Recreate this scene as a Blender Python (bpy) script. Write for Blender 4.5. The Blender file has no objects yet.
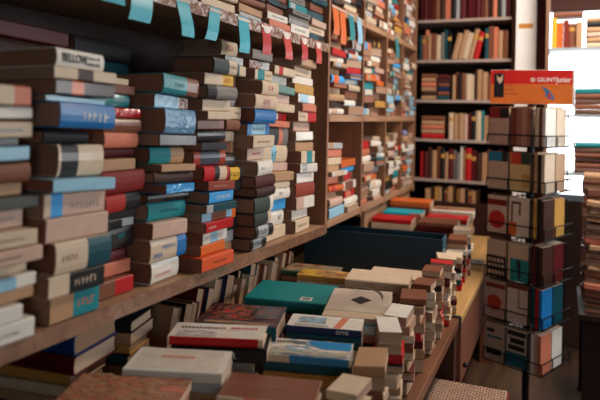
import bpy, math, random
from mathutils import Matrix, Vector
rnd = random.Random(11)
S = bpy.context.scene
COL = S.collection
R = math.radians

# ------------------------------------------------------------------ camera
F = 610.0
YAW, ROLL, CH = R(23.1), R(1.2), 1.47
sy, cy_ = math.sin(YAW), math.cos(YAW)
fw = Vector((-sy, cy_, 0)); r0 = Vector((cy_, sy, 0)); up0 = Vector((0, 0, 1))
cr = r0 * math.cos(ROLL) + up0 * math.sin(ROLL)
cu = up0 * math.cos(ROLL) - r0 * math.sin(ROLL)
PY = 115.0
cd = bpy.data.cameras.new('camera'); cam = bpy.data.objects.new('camera', cd); COL.objects.link(cam)
cam.matrix_world = Matrix(((cr.x, cu.x, -fw.x, 0), (cr.y, cu.y, -fw.y, 0), (cr.z, cu.z, -fw.z, CH), (0, 0, 0, 1)))
cd.sensor_width = 36; cd.lens = F / 600 * 36
cd.shift_y = -(200 - PY) / 600
cd.clip_start = .02
cd.dof.use_dof = True; cd.dof.focus_distance = 1.85; cd.dof.aperture_fstop = 2.4
S.camera = cam


def ray(px, py):
    return fw + cr * ((px - 300) / F) + cu * ((PY - py) / F)


def at_z(px, py, z):                       # the point a photo pixel shows on a level plane
    d = ray(px, py); t = (z - CH) / d.z
    return Vector((d.x * t, d.y * t, z))


def at_x(px, py, x):
    d = ray(px, py); t = x / d.x
    return Vector((x, d.y * t, CH + d.z * t))


def at_y(px, py, y):
    d = ray(px, py); t = y / d.y
    return Vector((d.x * t, y, CH + d.z * t))


def depth(x, y):
    return Vector((x, y, 0)).dot(fw)


# ------------------------------------------------------------------ colour and material
PAL = dict(cream='#cdb89e', white='#dcd6cc', tan='#b08a68', brown='#7a4a36', darkbrown='#3f241c', maroon='#561419',
           red='#b3161c', orange='#d0652a', black='#18181c', grey='#77736f', teal='#1c8088', darkteal='#0e4652',
           blue='#1a6fb0', paleblue='#8dbdd4', sky='#3f9fe0', yellow='#d9aa35', pink='#c6a594', ochre='#bd8f47',
           navy='#12254f', green='#2f5d48', silver='#a5a9ab', aqua='#0fa3b6', salmon='#c9765c')
WORD = dict(darkbrown='dark brown', darkteal='dark teal', paleblue='pale blue', sky='bright blue', navy='navy blue', aqua='turquoise')


def lin(h):
    h = h.lstrip('#')
    v = [int(h[i:i + 2], 16) / 255 for i in (0, 2, 4)]
    return tuple((c / 12.92 if c <= .04045 else ((c + .055) / 1.055) ** 2.4) for c in v) + (1,)


def rgb(c):
    return lin(PAL.get(c, c))


MC = {}


def base_mat(name):
    m = bpy.data.materials.new(name); m.use_nodes = True
    nt = m.node_tree
    return m, nt, nt.nodes['Principled BSDF']


def N(nt, t, **k):
    n = nt.nodes.new(t)
    for a, b in k.items():
        if a in n.inputs.keys(): n.inputs[a].default_value = b
        else: setattr(n, a, b)
    return n


def mat(c, rough=.5, coat=0.0, wear=.18, bump=0.0, scale=28, metal=0.0):
    key = (c, rough, coat, wear, bump, scale, metal)
    if key in MC: return MC[key]
    m, nt, b = base_mat('surface_' + str(c))
    tc = N(nt, 'ShaderNodeTexCoord')
    no = N(nt, 'ShaderNodeTexNoise'); no.inputs['Scale'].default_value = scale; no.inputs['Detail'].default_value = 3
    nt.links.new(tc.outputs['Object'], no.inputs['Vector'])
    col = rgb(c)
    mx = N(nt, 'ShaderNodeMix', data_type='RGBA')
    mx.inputs['A'].default_value = tuple(x * (1 - wear) for x in col[:3]) + (1,)
    mx.inputs['B'].default_value = tuple(min(1, x * (1 + wear * .6)) for x in col[:3]) + (1,)
    nt.links.new(no.outputs['Fac'], mx.inputs['Factor'])
    nt.links.new(mx.outputs['Result'], b.inputs['Base Color'])
    b.inputs['Roughness'].default_value = rough
    b.inputs['Specular IOR Level'].default_value = .5 if coat else .28
    b.inputs['Coat Weight'].default_value = coat; b.inputs['Coat Roughness'].default_value = .12
    b.inputs['Metallic'].default_value = metal
    if bump:
        n2 = N(nt, 'ShaderNodeTexNoise'); n2.inputs['Scale'].default_value = scale * 1.6
        nt.links.new(tc.outputs['Object'], n2.inputs['Vector'])
        bp = N(nt, 'ShaderNodeBump'); bp.inputs['Strength'].default_value = bump; bp.inputs['Distance'].default_value = .01
        nt.links.new(n2.outputs['Fac'], bp.inputs['Height']); nt.links.new(bp.outputs['Normal'], b.inputs['Normal'])
        nt.links.new(bp.outputs['Normal'], b.inputs['Coat Normal'])
    MC[key] = m
    return m


def wood(c1, c2, rough=.5, axis='Y', scale=6):
    key = ('wood', c1, c2, rough, axis, scale)
    if key in MC: return MC[key]
    m, nt, b = base_mat('wood')
    tc = N(nt, 'ShaderNodeTexCoord'); mp = N(nt, 'ShaderNodeMapping')
    mp.inputs['Scale'].default_value = {'X': (.6, 7, 7), 'Y': (7, .6, 7), 'Z': (7, 7, .6)}[axis]
    no = N(nt, 'ShaderNodeTexNoise'); no.inputs['Scale'].default_value = scale; no.inputs['Detail'].default_value = 5
    nt.links.new(tc.outputs['Object'], mp.inputs['Vector']); nt.links.new(mp.outputs['Vector'], no.inputs['Vector'])
    rp = N(nt, 'ShaderNodeValToRGB'); e = rp.color_ramp.elements
    e[0].position = .3; e[0].color = rgb(c1); e[1].position = .7; e[1].color = rgb(c2)
    nt.links.new(no.outputs['Fac'], rp.inputs['Fac']); nt.links.new(rp.outputs['Color'], b.inputs['Base Color'])
    b.inputs['Roughness'].default_value = rough; b.inputs['Specular IOR Level'].default_value = .25
    MC[key] = m
    return m


def paper(c='#b89880'):
    key = ('paper', c)
    if key in MC: return MC[key]
    m, nt, b = base_mat('page_edges')
    tc = N(nt, 'ShaderNodeTexCoord'); mp = N(nt, 'ShaderNodeMapping'); mp.inputs['Scale'].default_value = (3, 3, 900)
    no = N(nt, 'ShaderNodeTexNoise'); no.inputs['Scale'].default_value = 1.0; no.inputs['Detail'].default_value = 2
    nt.links.new(tc.outputs['Object'], mp.inputs['Vector']); nt.links.new(mp.outputs['Vector'], no.inputs['Vector'])
    col = rgb(c)
    mx = N(nt, 'ShaderNodeMix', data_type='RGBA')
    mx.inputs['A'].default_value = tuple(x * .62 for x in col[:3]) + (1,); mx.inputs['B'].default_value = col
    nt.links.new(no.outputs['Fac'], mx.inputs['Factor']); nt.links.new(mx.outputs['Result'], b.inputs['Base Color'])
    b.inputs['Roughness'].default_value = .9
    MC[key] = m
    return m


def art(cols, scale=2.2, seed=0, kind='noise', rough=.3):
    key = ('art', tuple(cols), scale, seed, kind)
    if key in MC: return MC[key]
    m, nt, b = base_mat('printed_cover')
    tc = N(nt, 'ShaderNodeTexCoord'); mp = N(nt, 'ShaderNodeMapping'); mp.inputs['Location'].default_value = (seed * 3.1, seed * 1.7, seed)
    mp.inputs['Scale'].default_value = (1.1, .8, .2)
    nt.links.new(tc.outputs['Generated'], mp.inputs['Vector'])
    if kind == 'noise':
        no = N(nt, 'ShaderNodeTexNoise'); no.inputs['Detail'].default_value = 6; no.inputs['Roughness'].default_value = .62; no.inputs['Distortion'].default_value = .3
        out = no.outputs['Fac']
    else:
        no = N(nt, 'ShaderNodeTexVoronoi'); out = no.outputs['Color']
    no.inputs['Scale'].default_value = scale
    nt.links.new(mp.outputs['Vector'], no.inputs['Vector'])
    rp = N(nt, 'ShaderNodeValToRGB'); rp.color_ramp.interpolation = 'LINEAR'
    e = rp.color_ramp.elements
    n = len(cols)
    lo, hi = (.36, .66) if kind == 'noise' else (.1, .9)
    while len(e) < n: e.new(.5)
    for i, c in enumerate(cols):
        e[i].position = 0 if i == 0 else lo + (hi - lo) * (i - .5) / (n - 1); e[i].color = rgb(c)
    nt.links.new(out, rp.inputs['Fac']); nt.links.new(rp.outputs['Color'], b.inputs['Base Color'])
    b.inputs['Roughness'].default_value = rough
    MC[key] = m
    return m


# ------------------------------------------------------------------ mesh helpers
class MB:
    def __init__(s): s.v = []; s.f = []; s.m = []

    def box(s, x0, x1, y0, y1, z0, z1, mi=0, M=None):
        b = len(s.v)
        p = [Vector((x, y, z)) for z in (z0, z1) for y in (y0, y1) for x in (x0, x1)]
        if M: p = [M @ q for q in p]
        s.v += p
        for q in ((0, 2, 3, 1), (4, 5, 7, 6), (0, 1, 5, 4), (2, 6, 7, 3), (0, 4, 6, 2), (1, 3, 7, 5)):
            s.f.append([b + i for i in q]); s.m.append(mi)
        return s

    def bar(s, a, b_, r, n=6, mi=0):
        a = Vector(a); b_ = Vector(b_); d = (b_ - a).normalized()
        u = d.orthogonal().normalized(); w = d.cross(u)
        k = len(s.v)
        for p in (a, b_):
            for i in range(n):
                t = 2 * math.pi * i / n
                s.v.append(p + (u * math.cos(t) + w * math.sin(t)) * r)
        for i in range(n):
            j = (i + 1) % n
            s.f.append([k + i, k + j, k + n + j, k + n + i]); s.m.append(mi)
        s.f.append([k + i for i in reversed(range(n))]); s.m.append(mi)
        s.f.append([k + n + i for i in range(n)]); s.m.append(mi)
        return s

    def lathe(s, prof, n=24, mi=0, c=(0, 0)):
        k = len(s.v)
        for (r, z) in prof:
            for i in range(n):
                t = 2 * math.pi * i / n
                s.v.append(Vector((c[0] + r * math.cos(t), c[1] + r * math.sin(t), z)))
        for a in range(len(prof) - 1):
            for i in range(n):
                j = (i + 1) % n
                s.f.append([k + a * n + i, k + a * n + j, k + (a + 1) * n + j, k + (a + 1) * n + i]); s.m.append(mi)
        s.f.append([k + i for i in reversed(range(n))]); s.m.append(mi)
        s.f.append([k + (len(prof) - 1) * n + i for i in range(n)]); s.m.append(mi)
        return s

    def prism(s, pts, z0, z1, mi=0, M=None):
        k = len(s.v); n = len(pts)
        q = [Vector((x, y, z)) for z in (z0, z1) for (x, y) in pts]
        if M: q = [M @ p for p in q]
        s.v += q
        s.f.append([k + i for i in reversed(range(n))]); s.m.append(mi)
        s.f.append([k + n + i for i in range(n)]); s.m.append(mi)
        for i in range(n):
            j = (i + 1) % n
            s.f.append([k + i, k + j, k + n + j, k + n + i]); s.m.append(mi)
        return s

    def sheet(s, rows, th, mi=0):
        """rows: polyline of (left point, right point, normal) with a thickness"""
        k = len(s.v); n = len(rows)
        for a, b, nn in rows:
            nn = Vector(nn).normalized() * th
            s.v += [Vector(a), Vector(b), Vector(b) - nn, Vector(a) - nn]
        for i in range(n - 1):
            p, q = k + 4 * i, k + 4 * i + 4
            for j in range(4):
                l = (j + 1) % 4
                s.f.append([p + j, p + l, q + l, q + j]); s.m.append(mi)
        s.f.append([k + 3, k + 2, k + 1, k]); s.m.append(mi)
        e = k + 4 * (n - 1)
        s.f.append([e, e + 1, e + 2, e + 3]); s.m.append(mi)
        return s

    def build(s, name, mats, parent=None, bevel=0):
        me = bpy.data.meshes.new(name)
        me.from_pydata([tuple(p) for p in s.v], [], s.f)
        if not isinstance(mats, (list, tuple)): mats = [mats]
        for x in mats: me.materials.append(x)
        if len(mats) > 1: me.polygons.foreach_set('material_index', s.m)
        me.update()
        o = bpy.data.objects.new(name, me); COL.objects.link(o)
        if parent: o.parent = parent
        if bevel:
            bv = o.modifiers.new('bevel', 'BEVEL'); bv.width = bevel; bv.segments = 2; bv.limit_method = 'ANGLE'
        return o


def tag(o, label, cat, group=None):
    o['label'] = label; o['category'] = cat
    if group: o['group'] = group
    return o


def struct(o):
    o['kind'] = 'structure'; return o


def empty(name, M=None, loc=None, rz=0):
    o = bpy.data.objects.new(name, None); COL.objects.link(o)
    o.empty_display_size = .05
    if M is None: M = Matrix.Translation(loc) @ Matrix.Rotation(rz, 4, 'Z')
    o.matrix_world = M
    return o


def text(name, body, size, m, parent, M, depth_=.0004, bold=0.0, sx=1.0, align='LEFT'):
    cv = bpy.data.curves.new(name, 'FONT'); cv.body = body; cv.size = size; cv.extrude = depth_; cv.offset = bold
    cv.align_x = align; cv.align_y = 'CENTER'
    t = bpy.data.objects.new('tmp', cv); COL.objects.link(t)
    bpy.context.view_layer.update()
    me = bpy.data.meshes.new_from_object(t.evaluated_get(bpy.context.evaluated_depsgraph_get()))
    bpy.data.objects.remove(t); bpy.data.curves.remove(cv)
    me.name = name; me.materials.clear(); me.materials.append(m)
    o = bpy.data.objects.new(name, me); COL.objects.link(o); o.parent = parent
    o.matrix_local = M @ Matrix.Diagonal((sx, 1, 1, 1))
    return o


# ------------------------------------------------------------------ books
def cover_mesh(L, W, T, hard, bands, mats_n):
    """open U of boards and spine, spine on +X, length on Y, thickness on Z"""
    b = .0024 if hard else .0009
    e = min(T * .28, .007) if hard else min(T * .1, .0030)
    n = 7 if hard else 4
    O, I = [], []
    O.append((-W / 2, 0)); I.append((-W / 2, b))
    for i in range(n):
        t = -math.pi / 2 + math.pi * i / (n - 1)
        if hard:
            x = W / 2 - e + e * math.cos(t); z = T / 2 + T / 2 * math.sin(t)
        else:
            s_ = math.sin(t); z = T / 2 + (T / 2) * (1 if s_ > .9 else -1 if s_ < -.9 else (s_ * 1.0 / .5 * (T / 2 - e) / (T / 2)) )
            x = W / 2 - e if abs(s_) > .9 else W / 2
        O.append((x, z)); I.append((min(x, W / 2) - b * 1.2 - (0 if abs(math.sin(t)) < .9 else 0), min(max(z, b), T - b)))
    O.append((-W / 2, T)); I.append((-W / 2, T - b))
    cuts = sorted({0.0, 1.0} | {round(a, 4) for (a, c, _) in bands} | {round(c, 4) for (a, c, _) in bands})
    mb = MB(); k = len(O)
    for c in cuts:
        y = -L / 2 + L * c
        mb.v += [Vector((x, y, z)) for x, z in O] + [Vector((x, y, z)) for x, z in I]
    for s in range(len(cuts) - 1):
        mid = (cuts[s] + cuts[s + 1]) / 2
        slot = 0
        for (a, c, q) in bands:
            if a <= mid <= c: slot = q
        p, q = s * 2 * k, (s + 1) * 2 * k
        for i in range(k - 1):
            mb.f.append([p + i, p + i + 1, q + i + 1, q + i])
            mb.m.append(slot if 1 <= i <= k - 3 else (mats_n if i == k - 2 and mats_n else 0))
            mb.f.append([p + k + i + 1, p + k + i, q + k + i, q + k + i + 1]); mb.m.append(0)
        for i in (0, k - 1):
            f = [p + i, q + i, q + k + i, p + k + i]
            mb.f.append(f if i == 0 else f[::-1]); mb.m.append(0)
    last = (len(cuts) - 1) * 2 * k
    for p, fl in ((0, False), (last, True)):
        for i in range(k - 1):
            f = [p + i, p + k + i, p + k + i + 1, p + i + 1]
            mb.f.append(f[::-1] if fl else f); mb.m.append(0)
    return mb


def marks(mb, y0, y1, zc, h, x, seed):
    """rows of small strokes where the photo shows print too small to read"""
    r = random.Random(seed); y = y0
    while y < y1:
        w = h * r.uniform(.4, .7)
        if True:
            mb.box(x, x + .0003, y, y + w * .34, zc - h / 2, zc + h / 2)
            if r.random() < .7:
                z = zc + r.choice((-.5, 0, .38)) * h
                mb.box(x, x + .0004, y + w * .3, y + w, z, z + h * .17)
        y += w + h * .25


LABELS = {}
NBOOK = [0]


def book(M, L, W, T, c, kind='p', bands=(), gloss=0, page='#b0907a', prt=None, label='', group=None, name=None, topart=None, tiny=False):
    """M: world placing of the local frame, origin under the middle of the back board"""
    NBOOK[0] += 1
    hard = kind == 'h'
    root = empty(name or ('hardcover_book' if hard else 'paperback'), M)
    ro, co, bu = ((.42, .0, 0), (.3, .32, 0), (.2, .9, .55))[gloss]
    mats = [mat(c, ro if not hard or gloss else .55, co, .2, bu, 40 if bu else 28)]
    bl = []
    for (a, b_, bc) in bands:
        mats.append(mat(bc, ro, co, .18, bu, 40 if bu else 28)); bl.append((a, b_, len(mats) - 1))
    ta = 0
    if topart is not None: mats.append(topart); ta = len(mats) - 1
    cover_mesh(L, W, T, hard, bl, ta).build('cover', mats, root)
    b = .0026 if hard else .001
    ins = .004 if hard else .0006
    e = min(T * .28, .007) if hard else min(T * .1, .0030)
    xs = W / 2 - e - (.001 if hard else .0015); x0 = -W / 2 + ins; y = L / 2 - ins
    if T > 2.5 * b:
        p = MB()
        con = .0035 if hard else .001
        pts = [(x0, b), (xs, b), (xs, T - b), (x0, T - b), (x0 + con, T / 2)]
        k = len(pts)
        for yy in (-y, y): p.v += [Vector((px, yy, pz)) for px, pz in pts]
        p.f.append(list(range(k))); p.f.append([k + i for i in reversed(range(k))])
        for i in range(k):
            j = (i + 1) % k; p.f.append([i, k + i, k + j, j])
        p.m = [0] * len(p.f)
        p.build('page_block', paper(page), root)
    if prt and not tiny:
        for (a, b_, z, h) in prt[1]:
            mb = MB()
            marks(mb, -L / 2 + L * a, -L / 2 + L * b_, T * z, T * h * .62, W / 2 + .0001, NBOOK[0])
            if mb.v: mb.build('spine_print', mat(prt[0], .5), root)
    tag(root, label, 'book', group)
    LABELS.setdefault(label.lower(), []).append(root.name)
    return root


ORD = ['', 'first', 'second', 'third', 'fourth', 'fifth', 'sixth', 'seventh', 'eighth', 'ninth', 'tenth', 'eleventh', 'twelfth', 'thirteenth',
       'fourteenth', 'fifteenth', 'sixteenth', 'seventeenth', 'eighteenth', 'nineteenth', 'twentieth', 'twenty-first', 'twenty-second', 'twenty-third', 'twenty-fourth', 'twenty-fifth', 'twenty-sixth', 'twenty-seventh', 'twenty-eighth', 'twenty-ninth', 'thirtieth']


def HEXW(h):
    """everyday word of a mixed colour: the nearest palette colour"""
    v = [int(h[i:i + 2], 16) for i in (1, 3, 5)]
    return min(PAL, key=lambda k: sum((int(PAL[k][i:i + 2], 16) - q) ** 2 for i, q in zip((1, 3, 5), v)))


def cw(c):
    if c.startswith('#'): c = HEXW(c)
    return WORD.get(c, c)


def describe(c, kind, bands, gloss):
    c = c if not c.startswith('#') else HEXW(c)
    s = ('shiny ' if gloss == 2 else '') + cw(c)
    bs = [b[2] for b in bands if b[2] != c]
    if bs: s += ' and ' + cw(bs[-1])
    return s + (' hardcover' if kind == 'h' else ' paperback')


def nth(i, n):
    return 'topmost' if i == 0 else ('bottom one' if i == n - 1 else ORD[i + 1] + ' from top')


def pile(entries, xf, yc, z0, slot, where, group, rot=0.0, jit=2.0, W=(.115, .14), dx=.008, tiny=False, tilt=1.2, tmax=2.4, names=None, slope=0.0, flip=0.0):
    """horizontal pile; entries top to bottom. Spines face local +X (turned by rot); now and then a book lies a
       little askew and those above it follow its slant"""
    n = len(entries)
    fr = Matrix.Translation((xf, yc, z0)) @ Matrix.Rotation(rot, 4, 'Z') @ Matrix.Rotation(-slope, 4, 'X')
    cum = 0.0; cumx = 0.0; shift = 0.0
    for i in reversed(range(n)):
        t, c, kind, bands, gloss, prt, page, lf, dy = entries[i]
        j = R(rnd.uniform(-jit, jit))
        w = rnd.uniform(*W)
        L = slot * lf - w * abs(math.sin(j)) - .004
        off = rnd.uniform(-dx, dx)
        free = max(0, (slot - L - w * abs(math.sin(j))) / 2 - .001)
        dyy = max(-free, min(free, dy if dy is not None else rnd.uniform(-1, 1) * free)) 
        if tilt and i < n - 1 and rnd.random() < .45:
            a_ = rnd.uniform(-tilt, tilt)
            if abs(cum + a_) > tmax: a_ = -a_
            cum += a_
            pv = slot / 2 * (-1 if a_ > 0 else 1)
            fr = fr @ Matrix.Translation((0, pv, 0)) @ Matrix.Rotation(R(a_), 4, 'X') @ Matrix.Translation((0, -pv, 0))
        if tilt and i < n - 1 and rnd.random() < .3:
            a_ = rnd.uniform(-tilt, tilt)
            if abs(cumx + a_) > tmax: a_ = -a_
            cumx += a_
            pv = (.012 if a_ > 0 else -W[1] - .012)
            fr = fr @ Matrix.Translation((pv, 0, 0)) @ Matrix.Rotation(R(a_), 4, 'Y') @ Matrix.Translation((-pv, 0, 0))
        # keep the slanted pile over its own foot
        q = fr.translation; base = Vector((xf, yc, 0)); dlt = Vector((base.x - q.x, base.y - q.y, 0))
        M = Matrix.Translation(dlt) @ fr @ Matrix.Translation((-w / 2 + off, dyy, 0)) @ Matrix.Rotation(j + (math.pi if rnd.random() < flip else 0), 4, 'Z')
        lab = describe(c, kind, bands, gloss) + ', ' + nth(i, n) + ', ' + where
        nm = (names or {}).get(kind)
        book(M, L, w, t, c, kind, bands, gloss, page, prt, lab, group, tiny=tiny, name=nm)
        fr = fr @ Matrix.Translation((0, 0, t + .0006))
    return (fr.translation).z


def E(t, c, kind='p', bands=(), gloss=0, prt=None, page=None, lf=1.0, dy=None):
    return (t, c, kind, bands, gloss, prt, page or rnd.choice(('#a57a62', '#ad8469', '#986650', '#b5937a')), lf, dy)


# ------------------------------------------------------------------ room
XL, XR, YB, YF, ZC = -1.27, 1.7, 4.32, -1.6, 2.95
wallm = mat('#432c22', .8, 0, .1)
struct(MB().box(XL - .1, XR + .1, YF - .1, YB + .1, -.1, 0).build('floor', wood('#3a2a22', '#57402f', .5, 'Y', 3)))
struct(MB().box(XL - .1, XR + .1, YF - .1, YB + .1, ZC, ZC + .1).build('ceiling', mat('#5a463a', .9, 0, .05)))
struct(MB().box(XL - .1, XL, YF, YB, 0, ZC).build('wall_left', wallm))
FX0, FX1, FZ0, FZ1 = .6, 1.4, 1.35, 1.95
w = MB()
w.box(XL, FX0, YF - .1, YF, 0, ZC); w.box(FX1, XR, YF - .1, YF, 0, ZC)
w.box(FX0, FX1, YF - .1, YF, 0, FZ0); w.box(FX0, FX1, YF - .1, YF, FZ1, ZC)
struct(w.build('wall_front', wallm))
WX0, WX1, WZ0, WZ1 = -.12, 1.35, .95, 2.5
w = MB()
w.box(XL, WX0, YB, YB + .1, 0, ZC); w.box(WX1, XR, YB, YB + .1, 0, ZC)
w.box(WX0, WX1, YB, YB + .1, 0, WZ0); w.box(WX0, WX1, YB, YB + .1, WZ1, ZC)
struct(w.build('wall_back', wallm))
SY0, SY1, SZ0, SZ1 = 1.0, 4.2, 1.25, 2.1
w = MB()
w.box(XR, XR + .1, YF, SY0, 0, ZC); w.box(XR, XR + .1, SY1, YB, 0, ZC)
w.box(XR, XR + .1, SY0, SY1, 0, SZ0); w.box(XR, XR + .1, SY0, SY1, SZ1, ZC)
struct(w.build('wall_right', wallm))
gm, nt, b = base_mat('window_glass')
nt.nodes.remove(b)
mixn = N(nt, 'ShaderNodeMixShader'); mixn.inputs[0].default_value = .06
tr = N(nt, 'ShaderNodeBsdfTransparent'); gl = N(nt, 'ShaderNodeBsdfGlossy'); gl.inputs['Roughness'].default_value = .02
nt.links.new(tr.outputs[0], mixn.inputs[1]); nt.links.new(gl.outputs[0], mixn.inputs[2])
nt.links.new(mixn.outputs[0], nt.nodes['Material Output'].inputs['Surface'])
frm = mat('#7d8f96', .5)
fr = MB()
fr.box(WX0, WX0 + .04, YB + .02, YB + .07, WZ0, WZ1); fr.box(WX1 - .04, WX1, YB + .02, YB + .07, WZ0, WZ1)
fr.box(WX0 + .04, WX1 - .04, YB + .02, YB + .07, WZ0, WZ0 + .04); fr.box(WX0 + .04, WX1 - .04, YB + .02, YB + .07, WZ1 - .04, WZ1)
fr.box(WX0 + .04, WX1 - .04, YB + .02, YB + .07, 2.20, 2.235)
w1 = struct(fr.build('window_1', frm))
struct(MB().box(WX0 + .04, WX1 - .04, YB + .04, YB + .045, WZ0 + .04, WZ1 - .04).build('pane', gm, w1))
rbl = empty('added_blind', loc=((WX0 + WX1) / 2, YB - .03, 2.17))  # blind added to cut the white glare at the window top
MB().box(-.70, .70, -.002, .002, .012, .40).build('cloth', mat('#5a3a34', .8), rbl)
MB().box(-.70, .70, -.008, .008, 0, .012).build('bottom_bar', mat('#2a1a16', .5), rbl)
MB().bar((-.71, 0, .41), (.71, 0, .41), .022, 14).build('roller', mat('#5a3a34', .8), rbl)
tag(rbl, 'dark brown roller blind drawn partly down over the bright back window', 'blind')
fr = MB()
for y in (SY0, (SY0 + SY1) / 2 - .02, SY1 - .04): fr.box(XR + .02, XR + .07, y, y + .04, SZ0, SZ1)
fr.box(XR + .02, XR + .07, SY0, SY1, SZ0, SZ0 + .04); fr.box(XR + .02, XR + .07, SY0, SY1, SZ1 - .04, SZ1)
w2 = struct(fr.build('window_2', frm))
struct(MB().box(XR + .04, XR + .045, SY0 + .04, SY1 - .04, SZ0 + .04, SZ1 - .04).build('pane', gm, w2))

# ------------------------------------------------------------------ long bookcase along the left wall
XE = -.86            # front edge of its shelves
XBK = -1.24
tanw = wood('#8e6a50', '#ad8a6c', .45, 'Y', 5)
redw = wood('#1e0e0a', '#2e1710', .5, 'Z', 4)
bc = empty('bookcase', loc=(XE, 2.3, 0))
tag(bc, 'long brown wooden bookcase along the aisle packed with piled books', 'bookcase')


def bpart(mb, name, m, par=bc, bev=0):
    o = mb.build(name, m, par, bev); o.matrix_parent_inverse = par.matrix_world.inverted(); return o


bpart(MB().box(XBK - .02, XBK, -.4, 3.93, 0, 2.75), 'back_panel', redw)
LZ = 1.042            # far part; the near ledge sags towards it
SAG = math.atan(.028)
NZ = 1.029


def ledge(y): return NZ + .028 * max(0, 2.3 - y)


for (y0, y1) in ((-.4, 2.298), (2.322, 2.77), (2.79, 3.19), (3.21, 3.545), (3.565, 3.91)):
    near = y1 < 2.3
    for z in ((LZ, 1.755, 2.3) if near else (LZ, 1.475, 1.925, 2.36)):
        th = .032 if near else .03
        if near and z == LZ: continue
        bpart(MB().box(XBK, XE if z != LZ or not near else XE + .006, y0, y1, z - th, z), 'shelf', tanw, bev=.002)
sl_ = bpart(MB().box(XBK - XE, .006, -2.7, -.002, -.032, 0), 'ledge_board', tanw, bev=.002)
sl_.matrix_world = Matrix.Translation((XE, 2.3, NZ)) @ Matrix.Rotation(-SAG, 4, 'X')
for y in (2.31, 2.78, 3.2, 3.555, 3.92):
    bpart(MB().box(XBK, XE - .002, y - .01, y + .01, NZ - .034, 2.72), 'divider', wood('#7b5540', '#9a7053', .5, 'Z', 4))
bpart(MB().box(-.905, -.885, 2.92, 3.9, .757, LZ - .031), 'lower_panel', tanw)
for y in (-.3, .7, 1.7): bpart(MB().box(XBK, XBK + .05, y, y + .05, .757, NZ - .035), 'bracket', redw)
# the glossy tape along the edges of the two near shelves
tape = mat('#86604a', .25, .7, .45, .6, 22)
for z in (1.755, LZ):
    x = XE if z != LZ else XE + .006
    o = bpart(MB().box(x - XE + .0004, x - XE + .0016, -2.1, -.01, -.033, .001), 'edge_tape', tape)
    o.matrix_world = Matrix.Translation((XE, 2.3, NZ if z == LZ else z)) @ Matrix.Rotation(-SAG if z == LZ else 0, 4, 'X')
# price-group tags hanging from the upper shelf
def hanging_tag(px, py_top, width, length, c, label, group, x=XE, sway=0.0, zt=None, curl=.012):
    p = at_x(px, py_top, x); y = p.y; z = zt if zt else p.z
    root = empty('hanging_tag', loc=(x, y, z))
    rows = []
    for i in range(9):
        t = i / 8
        yy = sway * t; dx = .0022 + curl * math.sin(t * 2.6) * t
        zz = -length * t
        nn = Vector((1, 0, .25 * math.cos(t * 2.6)))
        rows.append(((dx, yy - width / 2, zz), (dx, yy + width / 2, zz), nn))
    MB().sheet(rows, .0006).build('strip', mat(c, .4, .15, .08), root)
    MB().box(.0018 + .0008, .0040, -width * .62, width * .62, -.012, -.004).build('tape', mat('#c9c0b0', .2, .8, .1), root)
    tag(root, label, 'tag', group)
    return root


TG = 'tags hanging from the upper shelf'
ZT = 1.753
for px, c, wd, ln, sw, lab in (
        (100, 'aqua', .075, .06, .03, 'turquoise tag on the upper shelf edge, first from the near end'),
        (142, 'aqua', .075, .085, -.02, 'wide turquoise tag on the shelf edge, second from the near end'),
        (181, 'aqua', .055, .095, .02, 'turquoise tag on the shelf edge, third from the near end'),
        (215, 'aqua', .055, .09, -.035, 'swinging turquoise tag with glossy top, beside the third turquoise tag'),
        (243, 'aqua', .062, .105, -.004, 'turquoise tag on shelf edge, last before the red tags'),
        (266, 'red', .06, .095, -.01, 'red tag on shelf edge, next to the last turquoise tag'),
        (286, '#c23a32', .058, .095, .012, 'slanting red tag on shelf edge, second of the red tags'),
        (304, 'red', .055, .085, -.008, 'red tag on the shelf edge, third of the red tags'),
        (318, '#b8352c', .055, .085, -.004, 'red tag beside the bookcase divider, last of the red tags')):
    t = hanging_tag(px, 20, wd, ln, c, lab, TG, sway=sw, zt=ZT)
    if c != 'aqua':
        mk = MB()
        mk.prism([(wd * .4 * math.cos(a), .012 * math.sin(a)) for a in [i * math.pi / 8 for i in range(16)]], 0, .0005,
                 M=Matrix.Translation((.0046, 0, -.016)) @ Matrix(((0, 0, 1, 0), (1, 0, 0, 0), (0, 1, 0, 0), (0, 0, 0, 1))))
        mk.build('printed_mark', mat('white', .3), t)
for px, c, lab in ((335, 'orange', 'orange tag hanging above the first far bay'), (342, 'orange', 'long orange tag hanging beside the other orange tag'),
                   (351, 'teal', 'teal tag hanging from the far upper shelf'), (359, 'paleblue', 'pale blue tag hanging from far upper shelf near divider'),
                   (397, 'teal', 'teal tag hanging low above the last far bays')):
    hanging_tag(px, 10, .07, .12 if px != 342 else .15, c, lab, 'tags hanging in the far bays', zt=1.923)

# ------------------------------------------------------------------ the piles on the near ledge
GL = 'books piled on the long ledge'
PILES = []
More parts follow.
